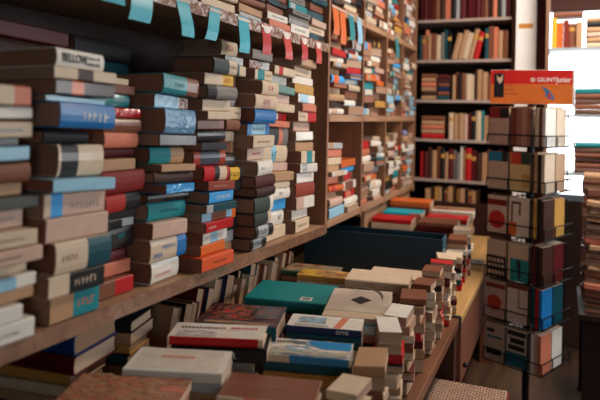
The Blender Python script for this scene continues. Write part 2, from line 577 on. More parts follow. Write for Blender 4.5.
# px thickness, colour, kind, bands(left..right), gloss, print
T_ = lambda col, *rows: (col, rows)
A = [(20, 'cream', 'p', ((.82, 1, 'salmon'),), 0, None), (12, 'salmon', 'p', ((.6, 1, 'white'),), 0, None), (16, 'cream', 'p', (), 0, T_('blue', (.3, .9, .45, .35))),
     (8, 'black', 'p', (), 0, None), (14, 'paleblue', 'p', ((.1, .6, 'blue'),), 1, None), (20, 'brown', 'h', (), 0, None), (13, 'tan', 'p', (), 0, None),
     (12, '#4d504c', 'p', (), 0, None), (19, 'pink', 'p', (), 0, T_('grey', (.45, .9, .5, .25))), (16, 'cream', 'p', (), 0, T_('black', (.35, .85, .5, .28))),
     (15, 'pink', 'p', (), 0, T_('black', (.3, .8, .5, .28))), (13, 'cream', 'p', (), 0, None), (13, 'white', 'p', ((.2, .75, 'paleblue'),), 0, None),
     (12, 'tan', 'p', ((.05, .45, 'brown'),), 0, None), (16, 'white', 'p', (), 0, None), (20, 'white', 'p', (), 0, T_('black', (.3, .85, .45, .3)))]
B = [(19, 'white', 'h', (), 0, 'BELLOW'), (12, 'cream', 'p', ((.35, .6, 'darkbrown'),), 0, None), (15, 'darkbrown', 'p', ((.25, .45, 'orange'),), 1, None),
     (6, 'paleblue', 'p', (), 1, None), (26, 'blue', 'h', (), 1, T_('white', (.4, .6, .5, .5), (.68, .82, .45, .6))), (14, 'black', 'h', (), 0, None),
     (33, 'cream', 'h', ((0.05, .42, 'black'),), 1, None), (13, 'paleblue', 'p', (), 0, None), (24, 'cream', 'p', ((.1, .28, 'sky'), (.28, 1, 'pink')), 0, T_('grey', (.4, .9, .4, .4))),
     (24, 'pink', 'p', (), 0, None), (32, 'cream', 'h', ((.55, 1, 'darkteal'),), 0, T_('brown', (.1, .4, .5, .3))), (22, 'cream', 'p', ((.35, 1, 'black'),), 0, T_('cream', (.45, .85, .5, .5))),
     (28, 'tan', 'p', ((.45, 1, 'teal'),), 0, T_('orange', (.55, .9, .5, .4)))]
C = [(8, 'cream', 'p', (), 0, None), (11, 'brown', 'p', (), 0, None), (16, 'teal', 'h', (), 1, T_('white', (.1, .35, .5, .2), (.55, .8, .5, .25))), (12, 'red', 'h', (), 2, None), (16, 'brown', 'h', (), 0, None), (19, 'salmon', 'h', (), 0, None),
     (12, 'maroon', 'h', (), 0, None), (14, 'tan', 'p', (), 0, None), (26, '#7a1a1a', 'h', (), 0, None), (22, '#a3281f', 'h', ((.55, 1, 'black'),), 0, None),
     (10, 'black', 'p', (), 1, None), (10, 'silver', 'p', ((.0, .7, 'black'),), 1, None), (27, 'black', 'h', (), 1, T_('aqua', (.6, .72, .6, .3))), (14, 'maroon', 'h', (), 0, None),
     (17, 'salmon', 'p', (), 0, None), (20, 'brown', 'p', ((.5, 1, 'red'),), 0, None)]
D = [(21, 'teal', 'h', ((.65, 1, 'brown'),), 1, T_('darkteal', (.3, .55, .5, .3))), (15, 'paleblue', 'p', ((.7, 1, 'brown'),), 2, None), (27, '#5f93b8', 'h', (), 2, None),
     (13, '#3b3a40', 'p', (), 1, None), (18, 'teal', 'h', ((.6, 1, 'tan'),), 0, None), (8, 'tan', 'p', (), 0, None), (12, 'darkbrown', 'h', (), 0, None),
     (10, 'sky', 'p', (), 2, None), (11, 'black', 'h', (), 1, None), (19, 'teal', 'h', (), 0, T_('darkteal', (.3, .8, .5, .25))), (17, 'pink', 'p', (), 0, None),
     (25, 'cream', 'h', ((.72, 1, 'blue'),), 1, T_('blue', (.08, .28, .3, .35), (.3, .65, .6, .3))), (24, 'white', 'h', (), 1, T_('salmon', (.1, .7, .35, .2)))]
Ee = [(17, '#34403f', 'h', ((.65, 1, 'cream'),), 0, T_('black', (.7, .95, .5, .4))), (13, 'cream', 'p', ((.62, 1, 'yellow'),), 0, T_('red', (.68, .92, .5, .6))),
      (15, 'black', 'h', ((.3, 1, 'grey'),), 0, T_('cream', (.4, .9, .5, .3))), (13, 'cream', 'p', (), 0, None), (9, 'cream', 'p', (), 0, None), (11, 'brown', 'p', (), 0, None),
      (13, 'black', 'h', (), 1, None), (9, 'black', 'p', (), 0, None), (16, '#a03a28', 'h', ((.2, .8, '#3a4a58'),), 1, None), (16, 'red', 'h', ((.4, .6, 'black'), (.6, .9, 'cream')), 0, None),
      (10, '#8a3524', 'p', (), 0, T_('cream', (.2, .7, .5, .25))), (12, 'sky', 'p', (), 1, T_('white', (.3, .85, .5, .5))), (9, 'darkteal', 'p', ((.0, .2, 'silver'),), 1, None),
      (10, 'paleblue', 'p', ((.3, .8, 'brown'),), 1, None), (11, 'red', 'p', (), 1, T_('white', (.1, .35, .5, .3))), (15, 'white', 'p', ((.3, .6, 'paleblue'),), 1, T_('pink', (.1, .8, .5, .3))),
      (11, 'orange', 'p', (), 0, None), (15, '#d4552b', 'p', (), 0, T_('black', (.35, .75, .5, .3)))]
Fp = [(18, 'cream', 'h', (), 0, T_('red', (.3, .65, .5, .5))), (9, 'silver', 'p', (), 2, None), (12, 'cream', 'p', ((.2, .6, 'darkteal'),), 0, None), (16, 'brown', 'p', (), 0, None),
      (18, 'silver', 'h', (), 2, None), (14, 'cream', 'p', (), 0, T_('black', (.5, .9, .5, .25))), (12, 'brown', 'h', (), 0, None), (12, 'orange', 'p', ((.5, 1, 'cream'),), 0, None),
      (13, 'tan', 'p', ((.4, .8, 'brown'),), 0, None), (14, '#4a4645', 'h', (), 1, None), (15, 'black', 'h', ((.25, .8, 'yellow'),), 0, T_('black', (.3, .75, .5, .5))),
      (12, 'black', 'p', (), 0, None), (14, 'brown', 'p', (), 0, None), (16, 'darkteal', 'p', ((.6, 1, 'orange'),), 0, None), (14, 'black', 'p', (), 0, None), (14, 'silver', 'p', (), 1, None), (14, 'tan', 'p', (), 0, None)]
Gp = [(11, 'grey', 'p', (), 0, T_('cream', (.1, .8, .5, .3))), (10, 'brown', 'p', ((.6, 1, 'silver'),), 2, None), (12, 'cream', 'p', ((.15, .55, 'teal'),), 0, T_('brown', (.6, .9, .5, .4))),
      (16, 'cream', 'h', (), 0, T_('red', (.35, .6, .5, .6))), (16, 'cream', 'h', ((.3, .7, 'pink'),), 0, T_('brown', (.35, .65, .5, .5))), (16, 'blue', 'h', (), 1, None),
      (13, 'blue', 'p', ((.2, .8, 'paleblue'),), 1, T_('navy', (.25, .75, .5, .4))), (14, 'cream', 'p', (), 0, T_('black', (.2, .8, .5, .25))), (14, 'pink', 'p', (), 0, T_('red', (.3, .8, .5, .25))),
      (17, 'white', 'h', (), 1, T_('grey', (.2, .4, .5, .3))), (13, '#4a211c', 'h', (), 0, None), (11, '#3a201c', 'h', (), 0, None), (17, '#36413f', 'h', ((.82, 1, 'white'),), 0, None),
      (14, '#2f3634', 'h', ((.8, 1, 'cream'),), 0, None), (14, 'black', 'h', ((.15, .7, 'silver'),), 1, T_('black', (.2, .65, .5, .5))), (14, 'black', 'h', ((.15, .7, 'silver'),), 1, T_('black', (.2, .65, .5, .5)))]
H = [(9, 'cream', 'p', ((.2, .4, 'red'),), 0, None), (9, 'white', 'p', (), 0, None), (8, '#6a8f8a', 'p', (), 0, None), (10, 'pink', 'p', ((.0, .3, 'red'),), 0, None), (9, 'cream', 'p', (), 0, None),
     (8, 'white', 'p', ((.6, 1, 'red'),), 0, None), (7, 'salmon', 'p', (), 0, None), (19, '#3a3d40', 'h', ((.62, .78, 'salmon'), (.78, 1, 'grey')), 0, None), (18, 'cream', 'h', ((.35, .55, 'paleblue'),), 0, T_('teal', (.4, .5, .4, .7))),
     (9, 'pink', 'p', (), 0, None), (10, 'tan', 'p', (), 0, None), (7, 'cream', 'p', (), 0, None), (12, 'white', 'h', (), 0, T_('black', (.4, .6, .5, .4))), (12, 'sky', 'p', ((.0, .15, 'white'),), 1, None),
     (16, 'white', 'h', (), 1, T_('navy', (.7, .82, .5, .5))), (13, 'cream', 'p', (), 0, None)]
Ip = [(8, 'tan', 'p', (), 0, None), (9, 'cream', 'p', (), 0, None), (8, 'white', 'p', (), 0, None), (9, 'ochre', 'p', (), 0, None), (9, 'white', 'p', ((.1, .6, 'paleblue'),), 0, None), (8, 'salmon', 'p', (), 0, None),
      (10, 'cream', 'p', ((.5, 1, 'red'),), 0, T_('brown', (.1, .4, .5, .4))), (9, 'pink', 'p', (), 0, None), (9, 'white', 'p', (), 1, None), (9, 'tan', 'p', (), 0, None), (12, 'cream', 'p', ((.4, .8, 'teal'),), 0, None),
      (9, 'white', 'p', ((.1, .4, 'silver'),), 2, None), (10, 'white', 'p', (), 1, None), (13, '#8a3a28', 'h', (), 0, None), (12, 'pink', 'p', ((.4, 1, 'white'),), 1, None), (10, 'white', 'p', (), 0, None), (12, 'cream', 'p', (), 0, T_('brown', (.2, .8, .5, .3)))]
names = ['first ledge pile from near end', 'second ledge pile from near end', 'third ledge pile from near end', 'fourth ledge pile from near end',
         'fifth ledge pile from near end', 'narrow sixth ledge pile from near end', 'seventh ledge pile from near end', 'eighth ledge pile from near end', 'last ledge pile by the bookcase divider']
slots = [(.60, .822, XE + .005), (.826, 1.0, XE + .012), (1.004, 1.155, XE - .03), (1.159, 1.34, XE + .0), (1.344, 1.51, XE + .01), (1.514, 1.625, XE - .03), (1.629, 1.785, XE + .005), (1.789, 2.0, XE - .02), (2.004, 2.2, XE - .01)]
YTOP = (86, 49, 75, 74, 56, 37, 48, 66, 58)
for lst, (y0, y1, xf), wh, yt in zip((A, B, C, D, Ee, Fp, Gp, H, Ip), slots, names, YTOP):
    yc = (y0 + y1) / 2; d = depth(xf, yc)
    pxm = 300 + F * Vector((xf, yc, 0)).dot(r0) / d
    sc = (CH + (PY + (pxm - 300) * .021 - yt) * d / F - ledge(yc)) / sum(q[0] for q in lst)
    ents = []
    for (pxs, c, k, bands, gl_, pr) in lst:
        ents.append(E(pxs * sc * .97 - .0006, c, k, bands, gl_ or int(rnd.random() < .1 and pr != 'BELLOW'), pr if isinstance(pr, tuple) else None, lf=rnd.uniform(.74, 1.0)))
    n0 = len(bpy.data.objects)
    zt = pile(ents, xf, yc, ledge(yc) + .0015, y1 - y0, wh, GL, jit=3.5, dx=.02, tilt=1.4, tmax=2.2, slope=SAG, W=(.135, .175) if yc < 1.35 else (.115, .15))
    PILES.append((yc, xf, zt, d))
    if lst is B:      # the white top book carries its printed author and title
        top = [o for o in COL.objects if o.get('label', '').endswith('topmost, ' + wh)][0]
        top['label'] = 'thick white hardcover lettered BELLOW on its spine, topmost of the second ledge pile'
        sp = [ch for ch in top.children if ch.name.startswith('cover')][0]
        xs = max(v.co.x for v in sp.data.vertices); ys = [v.co.y for v in sp.data.vertices]; zz = max(v.co.z for v in sp.data.vertices)
        Mt = Matrix(((0, 0, 1, xs + .0003), (1, 0, 0, min(ys) + .012), (0, 1, 0, zz * .5), (0, 0, 0, 1)))
        text('spine_print', 'BELLOW', zz * .62, mat('black', .5), top, Mt, bold=.0006, sx=.8)
        Mt2 = Matrix.Translation((xs + .0003, .01, zz * .66)) @ Matrix(((0, 0, 1, 0), (1, 0, 0, 0), (0, 1, 0, 0), (0, 0, 0, 1)))
        text('spine_print', 'Il dono di', zz * .3, mat('grey', .5), top, Mt2)
        Mt3 = Matrix.Translation((xs + .0003, .01, zz * .34)) @ Matrix(((0, 0, 1, 0), (1, 0, 0, 0), (0, 1, 0, 0), (0, 0, 0, 1)))
        text('spine_print', 'Humboldt', zz * .3, mat('grey', .5), top, Mt3)

# second row of darker piles behind them, to the back of the ledge
RB = ['brown', 'darkbrown', 'maroon', 'tan', '#5a3a30', 'black', 'darkteal', 'brown']
for k, (y0, y1, ztop) in enumerate(((.62, .84, 1.60), (.9, 1.11, 1.655), (1.13, 1.34, 1.665))):
    ents = []; z = 1.08
    while z < ztop - .03:
        t = rnd.uniform(.034, .05); z += t + .0006
        ents.append(E(t, rnd.choice(RB), rnd.choice('hhp'), page='#8a5f4a'))
    pile(ents, -1.075, (y0 + y1) / 2, ledge((y0 + y1) / 2) + .0015, y1 - y0, 'rear pile %s from the near end of ledge' % ORD[k + 1], 'books behind the front ledge piles', jit=2, dx=.006, W=(.12, .15), tiny=True, tilt=0, slope=SAG, names=dict(h='old_book', p='old_book'))

# ------------------------------------------------------------------ piles on the upper near shelf
UP = ['cream', 'white', 'teal', 'paleblue', 'salmon', 'brown', 'black', 'silver', 'darkteal', 'tan', 'pink', 'grey']
GU = 'books piled on the upper shelf'
y = 1.18; k = 0
while y < 2.25:
    sl = min(rnd.uniform(.17, .2), 2.29 - y)
    ents = []; z = 0
    while z < .17:
        t = rnd.uniform(.016, .034); z += t
        c = rnd.choice(UP); g = rnd.choice((0, 0, 1))
        bands = ((.1, rnd.uniform(.3, .6), rnd.choice(UP)),) if rnd.random() < .35 else ()
        ents.append(E(t, c, rnd.choice('ph'), bands, g, T_('black', (.2, .8, .5, .3)) if rnd.random() < .3 else None, lf=rnd.uniform(.85, 1)))
    k += 1
    pile(ents, XE - .012, y + sl / 2, 1.7565, sl, '%s upper shelf pile from the near end' % ORD[k], GU, jit=3, dx=.01)
    y += sl + .004

# ------------------------------------------------------------------ far bays
FB = ['white', 'white', 'cream', 'cream', 'white', 'tan', 'paleblue', 'sky', 'teal', 'orange', 'salmon', 'red', 'ochre', 'brown', 'black', 'silver', 'cream', 'white', 'paleblue', 'tan', 'pink', 'cream']
bays = ((2.324, 2.768), (2.792, 3.188), (3.212, 3.543), (3.567, 3.908))
rows = ((LZ, .36), (1.475, .40), (1.925, .36))
rown = ('ledge', 'middle shelf', 'upper shelf')
for bi, (y0, y1) in enumerate(bays):
    for ri, (z0, hh) in enumerate(rows):
        half = (y1 - y0 - .01) / 2
        for s in (0, 1):
            ents = []; z = 0
            lim = hh * rnd.uniform(.84, .99)
            if bi == 0 and ri == 0: lim = (.30, .235)[s] if s == 0 else .235
            while z < lim - .03:
                t = rnd.uniform(.018, .04); z += t + .0006
                bands = ((.15, rnd.uniform(.4, .8), rnd.choice(FB)),) if rnd.random() < .4 else ()
                ents.append(E(t, rnd.choice(FB), rnd.choice('pph'), bands, rnd.choice((0, 0, 1)), lf=rnd.uniform(.8, 1)))
            wh = '%s pile, %s far bay, %s' % (('near', 'far')[s], ORD[bi + 1], rown[ri])
            pile(ents, XE - .012, y0 + .004 + half * (s + .5), z0 + .0015, half - .006, wh, 'books piled in the far bays', jit=5, dx=.022, tiny=True, flip=.2, tilt=2, tmax=3, names=dict(h='pocket_book', p='pocket_book'))

# ------------------------------------------------------------------ back bookcase
YBF = 3.97
bb = empty('bookcase', loc=(-.62, YBF, 0))
tag(bb, 'dark brown bookcase across the end of the aisle with upright books', 'bookcase')
bx0, bx1 = -1.0, -.262
bpart(MB().box(bx0, bx1, 4.28, 4.3, 0, 2.75), 'back_panel', redw, bb)
bpart(MB().box(bx0, bx0 + .02, YBF, 4.28, 0, 2.75), 'side_panel', redw, bb)
bpart(MB().box(bx1 - .022, bx1, YBF, 4.28, 0, 2.75), 'side_panel', wood('#5e3a2a', '#75492f', .5, 'Z', 4), bb)
szs = (2.52, 2.105, 1.845, 1.587, 1.333, 1.075)
for z in szs:
    bpart(MB().box(bx0 + .02, bx1 - .022, YBF, 4.28, z - .018, z), 'shelf', wood('#9a8a84', '#b3a299', .5, 'X', 4), bb, .001)
bpart(MB().box(bx0 + .02, bx1 - .022, YBF, 4.28, 0, .93), 'base_cabinet', wood('#2a1713', '#3a211a', .5, 'X', 4), bb)
BROW = {0: ['maroon', 'maroon', 'maroon', '#5a1a18', 'brown', 'darkbrown', 'salmon', 'black', 'silver', 'maroon', '#6d2320'],
        1: ['darkteal', 'brown', 'salmon', 'tan', 'brown', 'cream', 'grey', 'darkteal', 'black', 'tan', 'tan', 'cream', 'tan', 'red'],
        2: ['tan', 'brown', 'black', 'brown', 'cream', 'cream', 'darkbrown', 'tan'],
        3: ['cream', 'tan', 'tan', 'pink', 'maroon', 'black', 'cream', 'teal', 'tan', 'brown'],
        4: ['red', 'maroon', 'darkbrown', 'tan', 'brown', 'black', 'tan', 'maroon', 'grey', 'grey', 'white', 'tan'],
        5: ['tan', 'darkbrown', 'ochre', 'tan', 'black', 'brown']}
sn = ('second shelf from the top', 'third shelf from the top', 'fourth shelf from top', 'fifth shelf from top', 'lowest shelf', 'base top')
UPM = Matrix(((0, 0, -1, 0), (-1, 0, 0, 0), (0, 1, 0, 0), (0, 0, 0, 1)))      # spine to -Y, standing


def upright_row(x0, x1, z, yf, H, cols, where, group, kinds='hhp', order=True, tilt_at=(), gap=.0, dseed=0):
    x = x0; i = 0; pos = []; edge = None
    while True:
        t = rnd.uniform(.016, .036); h = min(H, rnd.uniform(H * .78, H)); wd = rnd.uniform(.12, .16)
        a = R(13) if i in tilt_at else 0.0
        c = cols[i % len(cols)] if order else rnd.choice(cols); k = rnd.choice(kinds)
        if a:
            lift = t * math.sin(a) + .0015
            xx = x if edge is None else (edge + .001 + lift * math.sin(a)) / math.cos(a)
            if xx + h * math.sin(a) + t > x1: break
            M = Matrix.Translation((xx, yf + wd / 2 + .01, z + lift)) @ Matrix.Rotation(a, 4, 'Y') @ Matrix.Translation((t, 0, h / 2)) @ UPM
            edge = xx * math.cos(a) - lift * math.sin(a) + t
            x = xx + t + h * math.sin(a)
        else:
            if x + t > x1: break
            M = Matrix.Translation((x + t, yf + wd / 2 + rnd.uniform(.004, .025), z + h / 2 + .0015)) @ UPM
            x += t + .0008
        pos.append((M, h, wd, t, c, k)); i += 1
    for j, (M, h, wd, t, c, k) in enumerate(pos):
        lab = describe(c, k, (), 0) + ' upright, ' + ORD[j + 1] + ' from the left, ' + where
        bands = ((.68, .82, 'ochre'),) if rnd.random() < .25 else ()
        book(M, h, wd, t, c, k, bands, 0, None or '#9a7a64', None, lab, group, tiny=True)


GB = 'books on the back bookcase'
XA = -.86
upright_row(XA, -.29, 2.105, YBF, .25, BROW[0], 'second shelf of back bookcase', GB)
upright_row(XA, -.29, 1.845, YBF, .205, BROW[1], 'third shelf of back bookcase', GB, tilt_at=(9, 10, 11, 12, 13))
upright_row(-.64, -.29, 1.587, YBF, .20, BROW[2], 'fourth shelf of back bookcase', GB)
upright_row(-.66, -.29, 1.333, YBF, .19, BROW[3], 'fifth shelf of back bookcase', GB)
upright_row(-.84, -.29, 1.075, YBF, .215, BROW[4], 'lowest shelf of back bookcase', GB)
upright_row(-.8, -.45, .9315, YBF, .10, BROW[5], 'low compartment of back bookcase', GB, kinds='p')
for k, (xc, z0, cols, slot) in enumerate(((-.79, 1.587, ('brown', 'tan', 'salmon', 'tan', 'darkbrown', 'tan'), .12), (-.695, 1.587, ('maroon', 'darkbrown', 'brown', 'navy', 'brown', 'darkteal'), .1), (-.76, 1.333, ('brown', 'tan', 'salmon', 'tan', 'red'), .17))):
    ents = [E(rnd.uniform(.022, .03), c, 'h') for c in cols]
    pile(ents, xc, YBF + .012, z0 + .0015, slot - .02, ('lying stack by the bookcase corner', 'dark lying stack in fourth shelf', 'lying stack on the fifth shelf')[k] + ' of back bookcase', GB, rot=-math.pi / 2, jit=1.5, dx=.004, tiny=True)

# ------------------------------------------------------------------ white panel, post, open shelf before the window
wp = empty('display_panel', loc=(-.2, 3.93, 0))
tag(wp, 'tall narrow white panel with an orange label beside the back bookcase', 'panel')
MB().box(-.058, .06, -.012, .012, 0, 2.72).build('board', mat('#efeff0', .45, 0, .04), wp, .002)
pl = at_y(524, 26, 3.917)
MB().box(-.042, .04, -.0135, -.0125, pl.z - .014, pl.z + .014).build('label_strip', mat('#c98a3c', .5), wp)
MB().box(-.058, .06, -.03, .03, 0.0, .02).build('foot', mat('grey', .5), wp)
struct(MB().box(-.128, -.088, YBF - .05, YBF + .3, 0, ZC).build('trim_1', wood('#4a1c16', '#64281f', .4, 'Z', 4)))
os_ = empty('open_shelf', loc=(.4, 3.9, 0))
tag(os_, 'open pale shelving unit standing before the bright window', 'shelf')
shm = mat('#9aa7ab', .45, 0, .08)
for z in (2.52, 1.885, 1.505, 1.175):
    bpart(MB().box(-.066, .9, 3.78, 4.02, z - .016, z), 'shelf_board', shm, os_, .001)
bpart(MB().box(-.085, -.067, 3.78, 4.02, .55, 2.7), 'upright', wood('#7a5a48', '#94705a', .5, 'Z', 4), os_)
bpart(MB().box(.9, .918, 3.78, 4.02, 0, 2.7), 'upright', shm, os_)
GO = 'books on the open shelving by the window'
upright_row(-.055, .115, 1.885, 3.78, .175, ['yellow', 'orange', '#7a2a20', 'brown', 'tan', 'brown', 'tan', 'brown'], 'open shelf by the window', GO, kinds='p')
book(Matrix.Translation((.03, 3.87, 1.885 + .1785)) @ Matrix.Rotation(-math.pi / 2, 4, 'Z'), .16, .11, .03, 'brown', 'h', (), 0, '#b0907a', None, 'brown hardcover lying flat on top of the yellow and orange books', GO, tiny=True)
for k, (xc, z0, n, slot, cols) in enumerate(((.175, 1.885, 6, .1, ('tan', 'black', 'tan', 'pink', 'tan', 'cream')), (.30, 1.885, 5, .13, ('brown', 'maroon', 'darkteal', 'green', 'brown')),
                                            (.165, 1.505, 5, .19, ('teal', 'brown', '#6a4a40', 'brown', '#5d3a30', '#6a4a40')), (.37, 1.505, 4, .18, ('brown', 'tan', 'brown', 'teal')),
                                            (.175, 1.175, 6, .2, ('teal', '#6a4a40', 'brown', 'darkbrown', 'brown', '#6a4a40')), (.39, 1.175, 6, .19, ('brown', 'tan', 'darkbrown', 'brown', 'teal', 'tan')))):
    ents = [E(rnd.uniform(.024, .033), cols[i % len(cols)], 'h', page='#8a6450') for i in range(n)]
    pile(ents, xc, 3.80, z0 + .0015, slot, '%s lying stack on the open shelving by window' % ORD[k + 1], GO, rot=-math.pi / 2, jit=2, dx=.006, tiny=True, W=(.14, .18))

# low dark bench with piles in front of it
be = empty('bench', loc=(.5, 3.45, 0))
tag(be, 'low dark wooden bench under the piles by the window', 'bench')
dk = wood('#20120f', '#2e1b16', .5, 'X', 4)
bpart(MB().box(.1, 1.0, 3.2, 3.74, .52, .55), 'bench_top', dk, be, .003)
bpart(MB().box(.12, .98, 3.24, 3.26, .06, .52), 'front_panel', dk, be)
for x in (.12, .94):
    for yy in (3.27, 3.68): bpart(MB().box(x, x + .04, yy, yy + .04, 0, .52), 'leg', dk, be)
GBn = 'books piled on the low bench'
BN = ['brown', 'brown', 'tan', '#7a4a36', 'darkbrown', 'salmon', 'brown', 'black', 'tan', '#6a4030', '#8a4a30']
for k, (xc, yf, zt, slot) in enumerate(((.205, 3.25, 1.03, .19), (.41, 3.24, .98, .19), (.205, 3.45, 1.15, .2), (.42, 3.45, 1.1, .2))):
    ents = []; z = .55
    while z < zt - .03:
        t = rnd.uniform(.02, .04); z += t
        ents.append(E(t, rnd.choice(BN), rnd.choice('php'), page='#86624c'))
    pile(ents, xc, yf, .5515, slot - .02, '%s pile on the low dark bench' % ORD[k + 1], GBn, rot=-math.pi / 2 + R(rnd.uniform(-4, 4)), jit=9, dx=.008, tiny=True, W=(.12, .14), tilt=3.5, tmax=6, flip=.5)

# ------------------------------------------------------------------ tables
TZ, TX = .75, -.32
tb = empty('table', loc=(-.77, 1.0, 0))
tag(tb, 'brown wooden table before the ledge covered in heaps of books', 'table')
bpart(MB().box(-1.23, TX, -.3, 2.27, TZ - .03, TZ), 'tabletop', wood('#5e3c2c', '#7a5038', .4, 'Y', 5), tb, .003)
for x in (-1.2, TX - .1):
    for yy in (-.25, 2.205): bpart(MB().box(x, x + .09, yy, yy + .062, 0, TZ - .03), 'leg', wood('#3a211a', '#4d2e24', .5, 'Z', 4), tb)
bpart(MB().box(TX - .06, TX - .03, -.16, 2.2, TZ - .10, TZ - .03), 'apron', wood('#3a211a', '#4d2e24', .5, 'Y', 4), tb)
bpart(MB().box(TX - .028, TX + .004, 2.245, 2.274, TZ - .036, TZ + .003), 'corner_cap', mat('black', .4), tb, .002)
t2 = empty('table', loc=(-.77, 3.0, 0))
tag(t2, 'pale pine table under the blue box with bare surface towards the rack', 'table')
pine = wood('#a5804f', '#b9925f', .45, 'Y', 5)
bpart(MB().box(-1.23, TX + .005, 2.28, 3.9, TZ - .03, TZ - .001), 'tabletop', pine, t2, .003)
bpart(MB().box(TX - .03, TX - .008, 2.36, 3.8, .46, TZ - .03), 'side_panel', wood('#6b4030', '#7d4d3a', .5, 'Y', 4), t2)
for x in (-1.2, TX - .1):
    for yy in (2.29, 3.82): bpart(MB().box(x, x + .07, yy, yy + .07, 0, TZ - .03), 'leg', wood('#6b4030', '#7d4d3a', .5, 'Z', 4), t2)
bpart(MB().lathe([(.004, 0), (.009, .004), (.011, .012), (.006, .018)], 12, c=(0, 0)), 'knob', mat('black', .35), t2)
k_ = [c for c in t2.children if c.name.startswith('knob')][0]
k_.matrix_world = Matrix.Translation((TX - .008, 2.42, .52)) @ Matrix.Rotation(math.pi / 2, 4, 'Y')
gp = at_z(470, 262, TZ)
gs = MB().box(-.085, .085, -.05, .05, 0, .006).build('grey_strip', mat('#6f6f72', .5, .1), None, .002)  # thin flat grey strip on the pine tabletop
gs.matrix_world = Matrix.Translation((TX - .10, gp.y, TZ)) @ Matrix.Rotation(R(2), 4, 'Z')
tag(gs, 'flat grey strip lying on the bare pine table', 'sleeve')

# blue box
bxo = empty('storage_box', loc=(-.735, 2.58, TZ), rz=R(3))
tag(bxo, 'dark blue open rectangular box standing on the book tables', 'box')
bm = mat('#0a3040', .42, .1, .12); bm2 = mat('#15505f', .4, .1, .12)
bw, bd, bh = .30, .065, .222
MB().box(-bw, bw, -bd, bd, 0, .006).build('bottom', bm, bxo)
MB().box(-bw, bw, -bd, -bd + .006, .006, bh).build('front_panel', bm, bxo, .001)
MB().box(-bw, bw, bd - .006, bd, .006, bh).build('rear_panel', bm, bxo, .001)
MB().box(-bw, -bw + .006, -bd + .006, bd - .006, .006, bh).build('side_panel', bm2, bxo, .001)
MB().box(bw - .006, bw, -bd + .006, bd - .006, .006, bh).build('side_panel', bm2, bxo, .001)

# ------------------------------------------------------------------ books heaped on the table
GT = 'books heaped on the near table'
TB = ['cream', 'tan', 'brown', 'white', 'darkteal', 'maroon', 'pink', 'black', 'navy', 'salmon', 'tan', 'teal', 'grey', 'ochre']


def heap(x, y, L, W, ztop, rot, toplist, where, fill=TB, z0=TZ, group=GT, name=None):
    """pile of lying books, spine to the near side; x, y: middle of the near edge; toplist: top books"""
    tops = sum(t['T'] for t in toplist) + .0007 * len(toplist)
    z = z0 + .0012; fillers = []
    while z + .02 < ztop - tops:
        t = min(rnd.uniform(.02, .04), ztop - tops - z)
        fillers.append(t); z += t + .0006
    n = len(fillers) + len(toplist)
    z = z0 + .0012
    fwd = Matrix.Translation((x, y, 0)) @ Matrix.Rotation(rot, 4, 'Z') @ Matrix.Translation((0, W / 2, 0))
    SP = Matrix.Rotation(-math.pi / 2, 4, 'Z')
    for i, t in enumerate(fillers):
        c = rnd.choice(fill); k = rnd.choice('php')
        l = L * rnd.uniform(.84, .97); wd = W * rnd.uniform(.84, .97)
        M = fwd @ Matrix.Translation((rnd.uniform(-1, 1) * (L - l) / 2, rnd.uniform(-1, .2) * (W - wd) / 2, z)) @ SP @ Matrix.Rotation(R(rnd.uniform(-1.5, 1.5)), 4, 'Z')
        idx = n - 1 - i
        lab = describe(c, k, (), 0) + ', ' + nth(idx, n) + ', ' + where
        book(M, l, wd, t, c, k, (), 0, rnd.choice(('#a8826a', '#b08d74', '#c0a488')), None, lab, group)
        z += t + .0006
    for i, t in reversed(list(enumerate(toplist))):
        l = t.get('L', L); wd = t.get('W', W)
        M = fwd @ Matrix.Translation((t.get('dx', 0), t.get('dy', 0) - (W - wd) / 2, z)) @ Matrix.Rotation(R(t.get('r', 0)), 4, 'Z') @ SP
        lab = t.get('label') or describe(t['c'], t.get('k', 'p'), t.get('bands', ()), 0) + ', ' + nth(i, n) + ', ' + where
        bk = book(M, l, wd, t['T'], t['c'], t.get('k', 'p'), t.get('bands', ()), t.get('g', 0), t.get('page', '#c4aa90'), t.get('prt'), lab, group,
                  name='art_book' if t.get('art') else None, topart=t.get('art'))
        t['obj'] = bk
        z += t['T'] + .0007
    return z


def near(px0, py0, px1, py1, z):
    a = at_z(px0, py0, z); b_ = at_z(px1, py1, z)
    m = (a + b_) / 2
    return m.x, m.y, (b_ - a).length, math.atan2(b_.y - a.y, b_.x - a.x)


SPINE_TXT = lambda x: None
# white thick book low on the photograph, black lettered one behind it


def design(bk, blocks, seed=0, z=None):
    """printed areas on the board of a lying book; fractions along its length (from photo left) and width (from the near edge)"""
    cov = [c for c in bk.children if c.name.startswith('cover')][0]
    ys = [v.co.y for v in cov.data.vertices]; xs = [v.co.x for v in cov.data.vertices]; T = max(v.co.z for v in cov.data.vertices)
    L = max(ys) - min(ys); W = max(xs) - min(xs)
    for q, bl in enumerate(blocks):
        z0 = T + .0001 + .0004 * q
        if bl[0] == 'poly':
            MB().prism([(W / 2 - W * b, -L / 2 + L * a) for a, b in bl[1]], z0, z0 + .0004).build('cover_print', mat(bl[2], .4), bk)
        elif bl[0] == 'text':
            mb = MB(); r = random.Random(q + seed); x = bl[1]
            while x < bl[2]:
                w_ = r.uniform(.012, .03)
                mb.box(W / 2 - W * (bl[3] + bl[4]), W / 2 - W * bl[3], -L / 2 + L * x, -L / 2 + L * (x + w_), z0, z0 + .0004); x += w_ + .012
            mb.build('cover_print', mat(bl[5], .4), bk)
        else:
            a, b, c, d, col = bl
            MB().box(W / 2 - W * d, W / 2 - W * c, -L / 2 + L * a, -L / 2 + L * b, z0, z0 + .0004).build('cover_print', col if not isinstance(col, str) else mat(col, .4), bk)


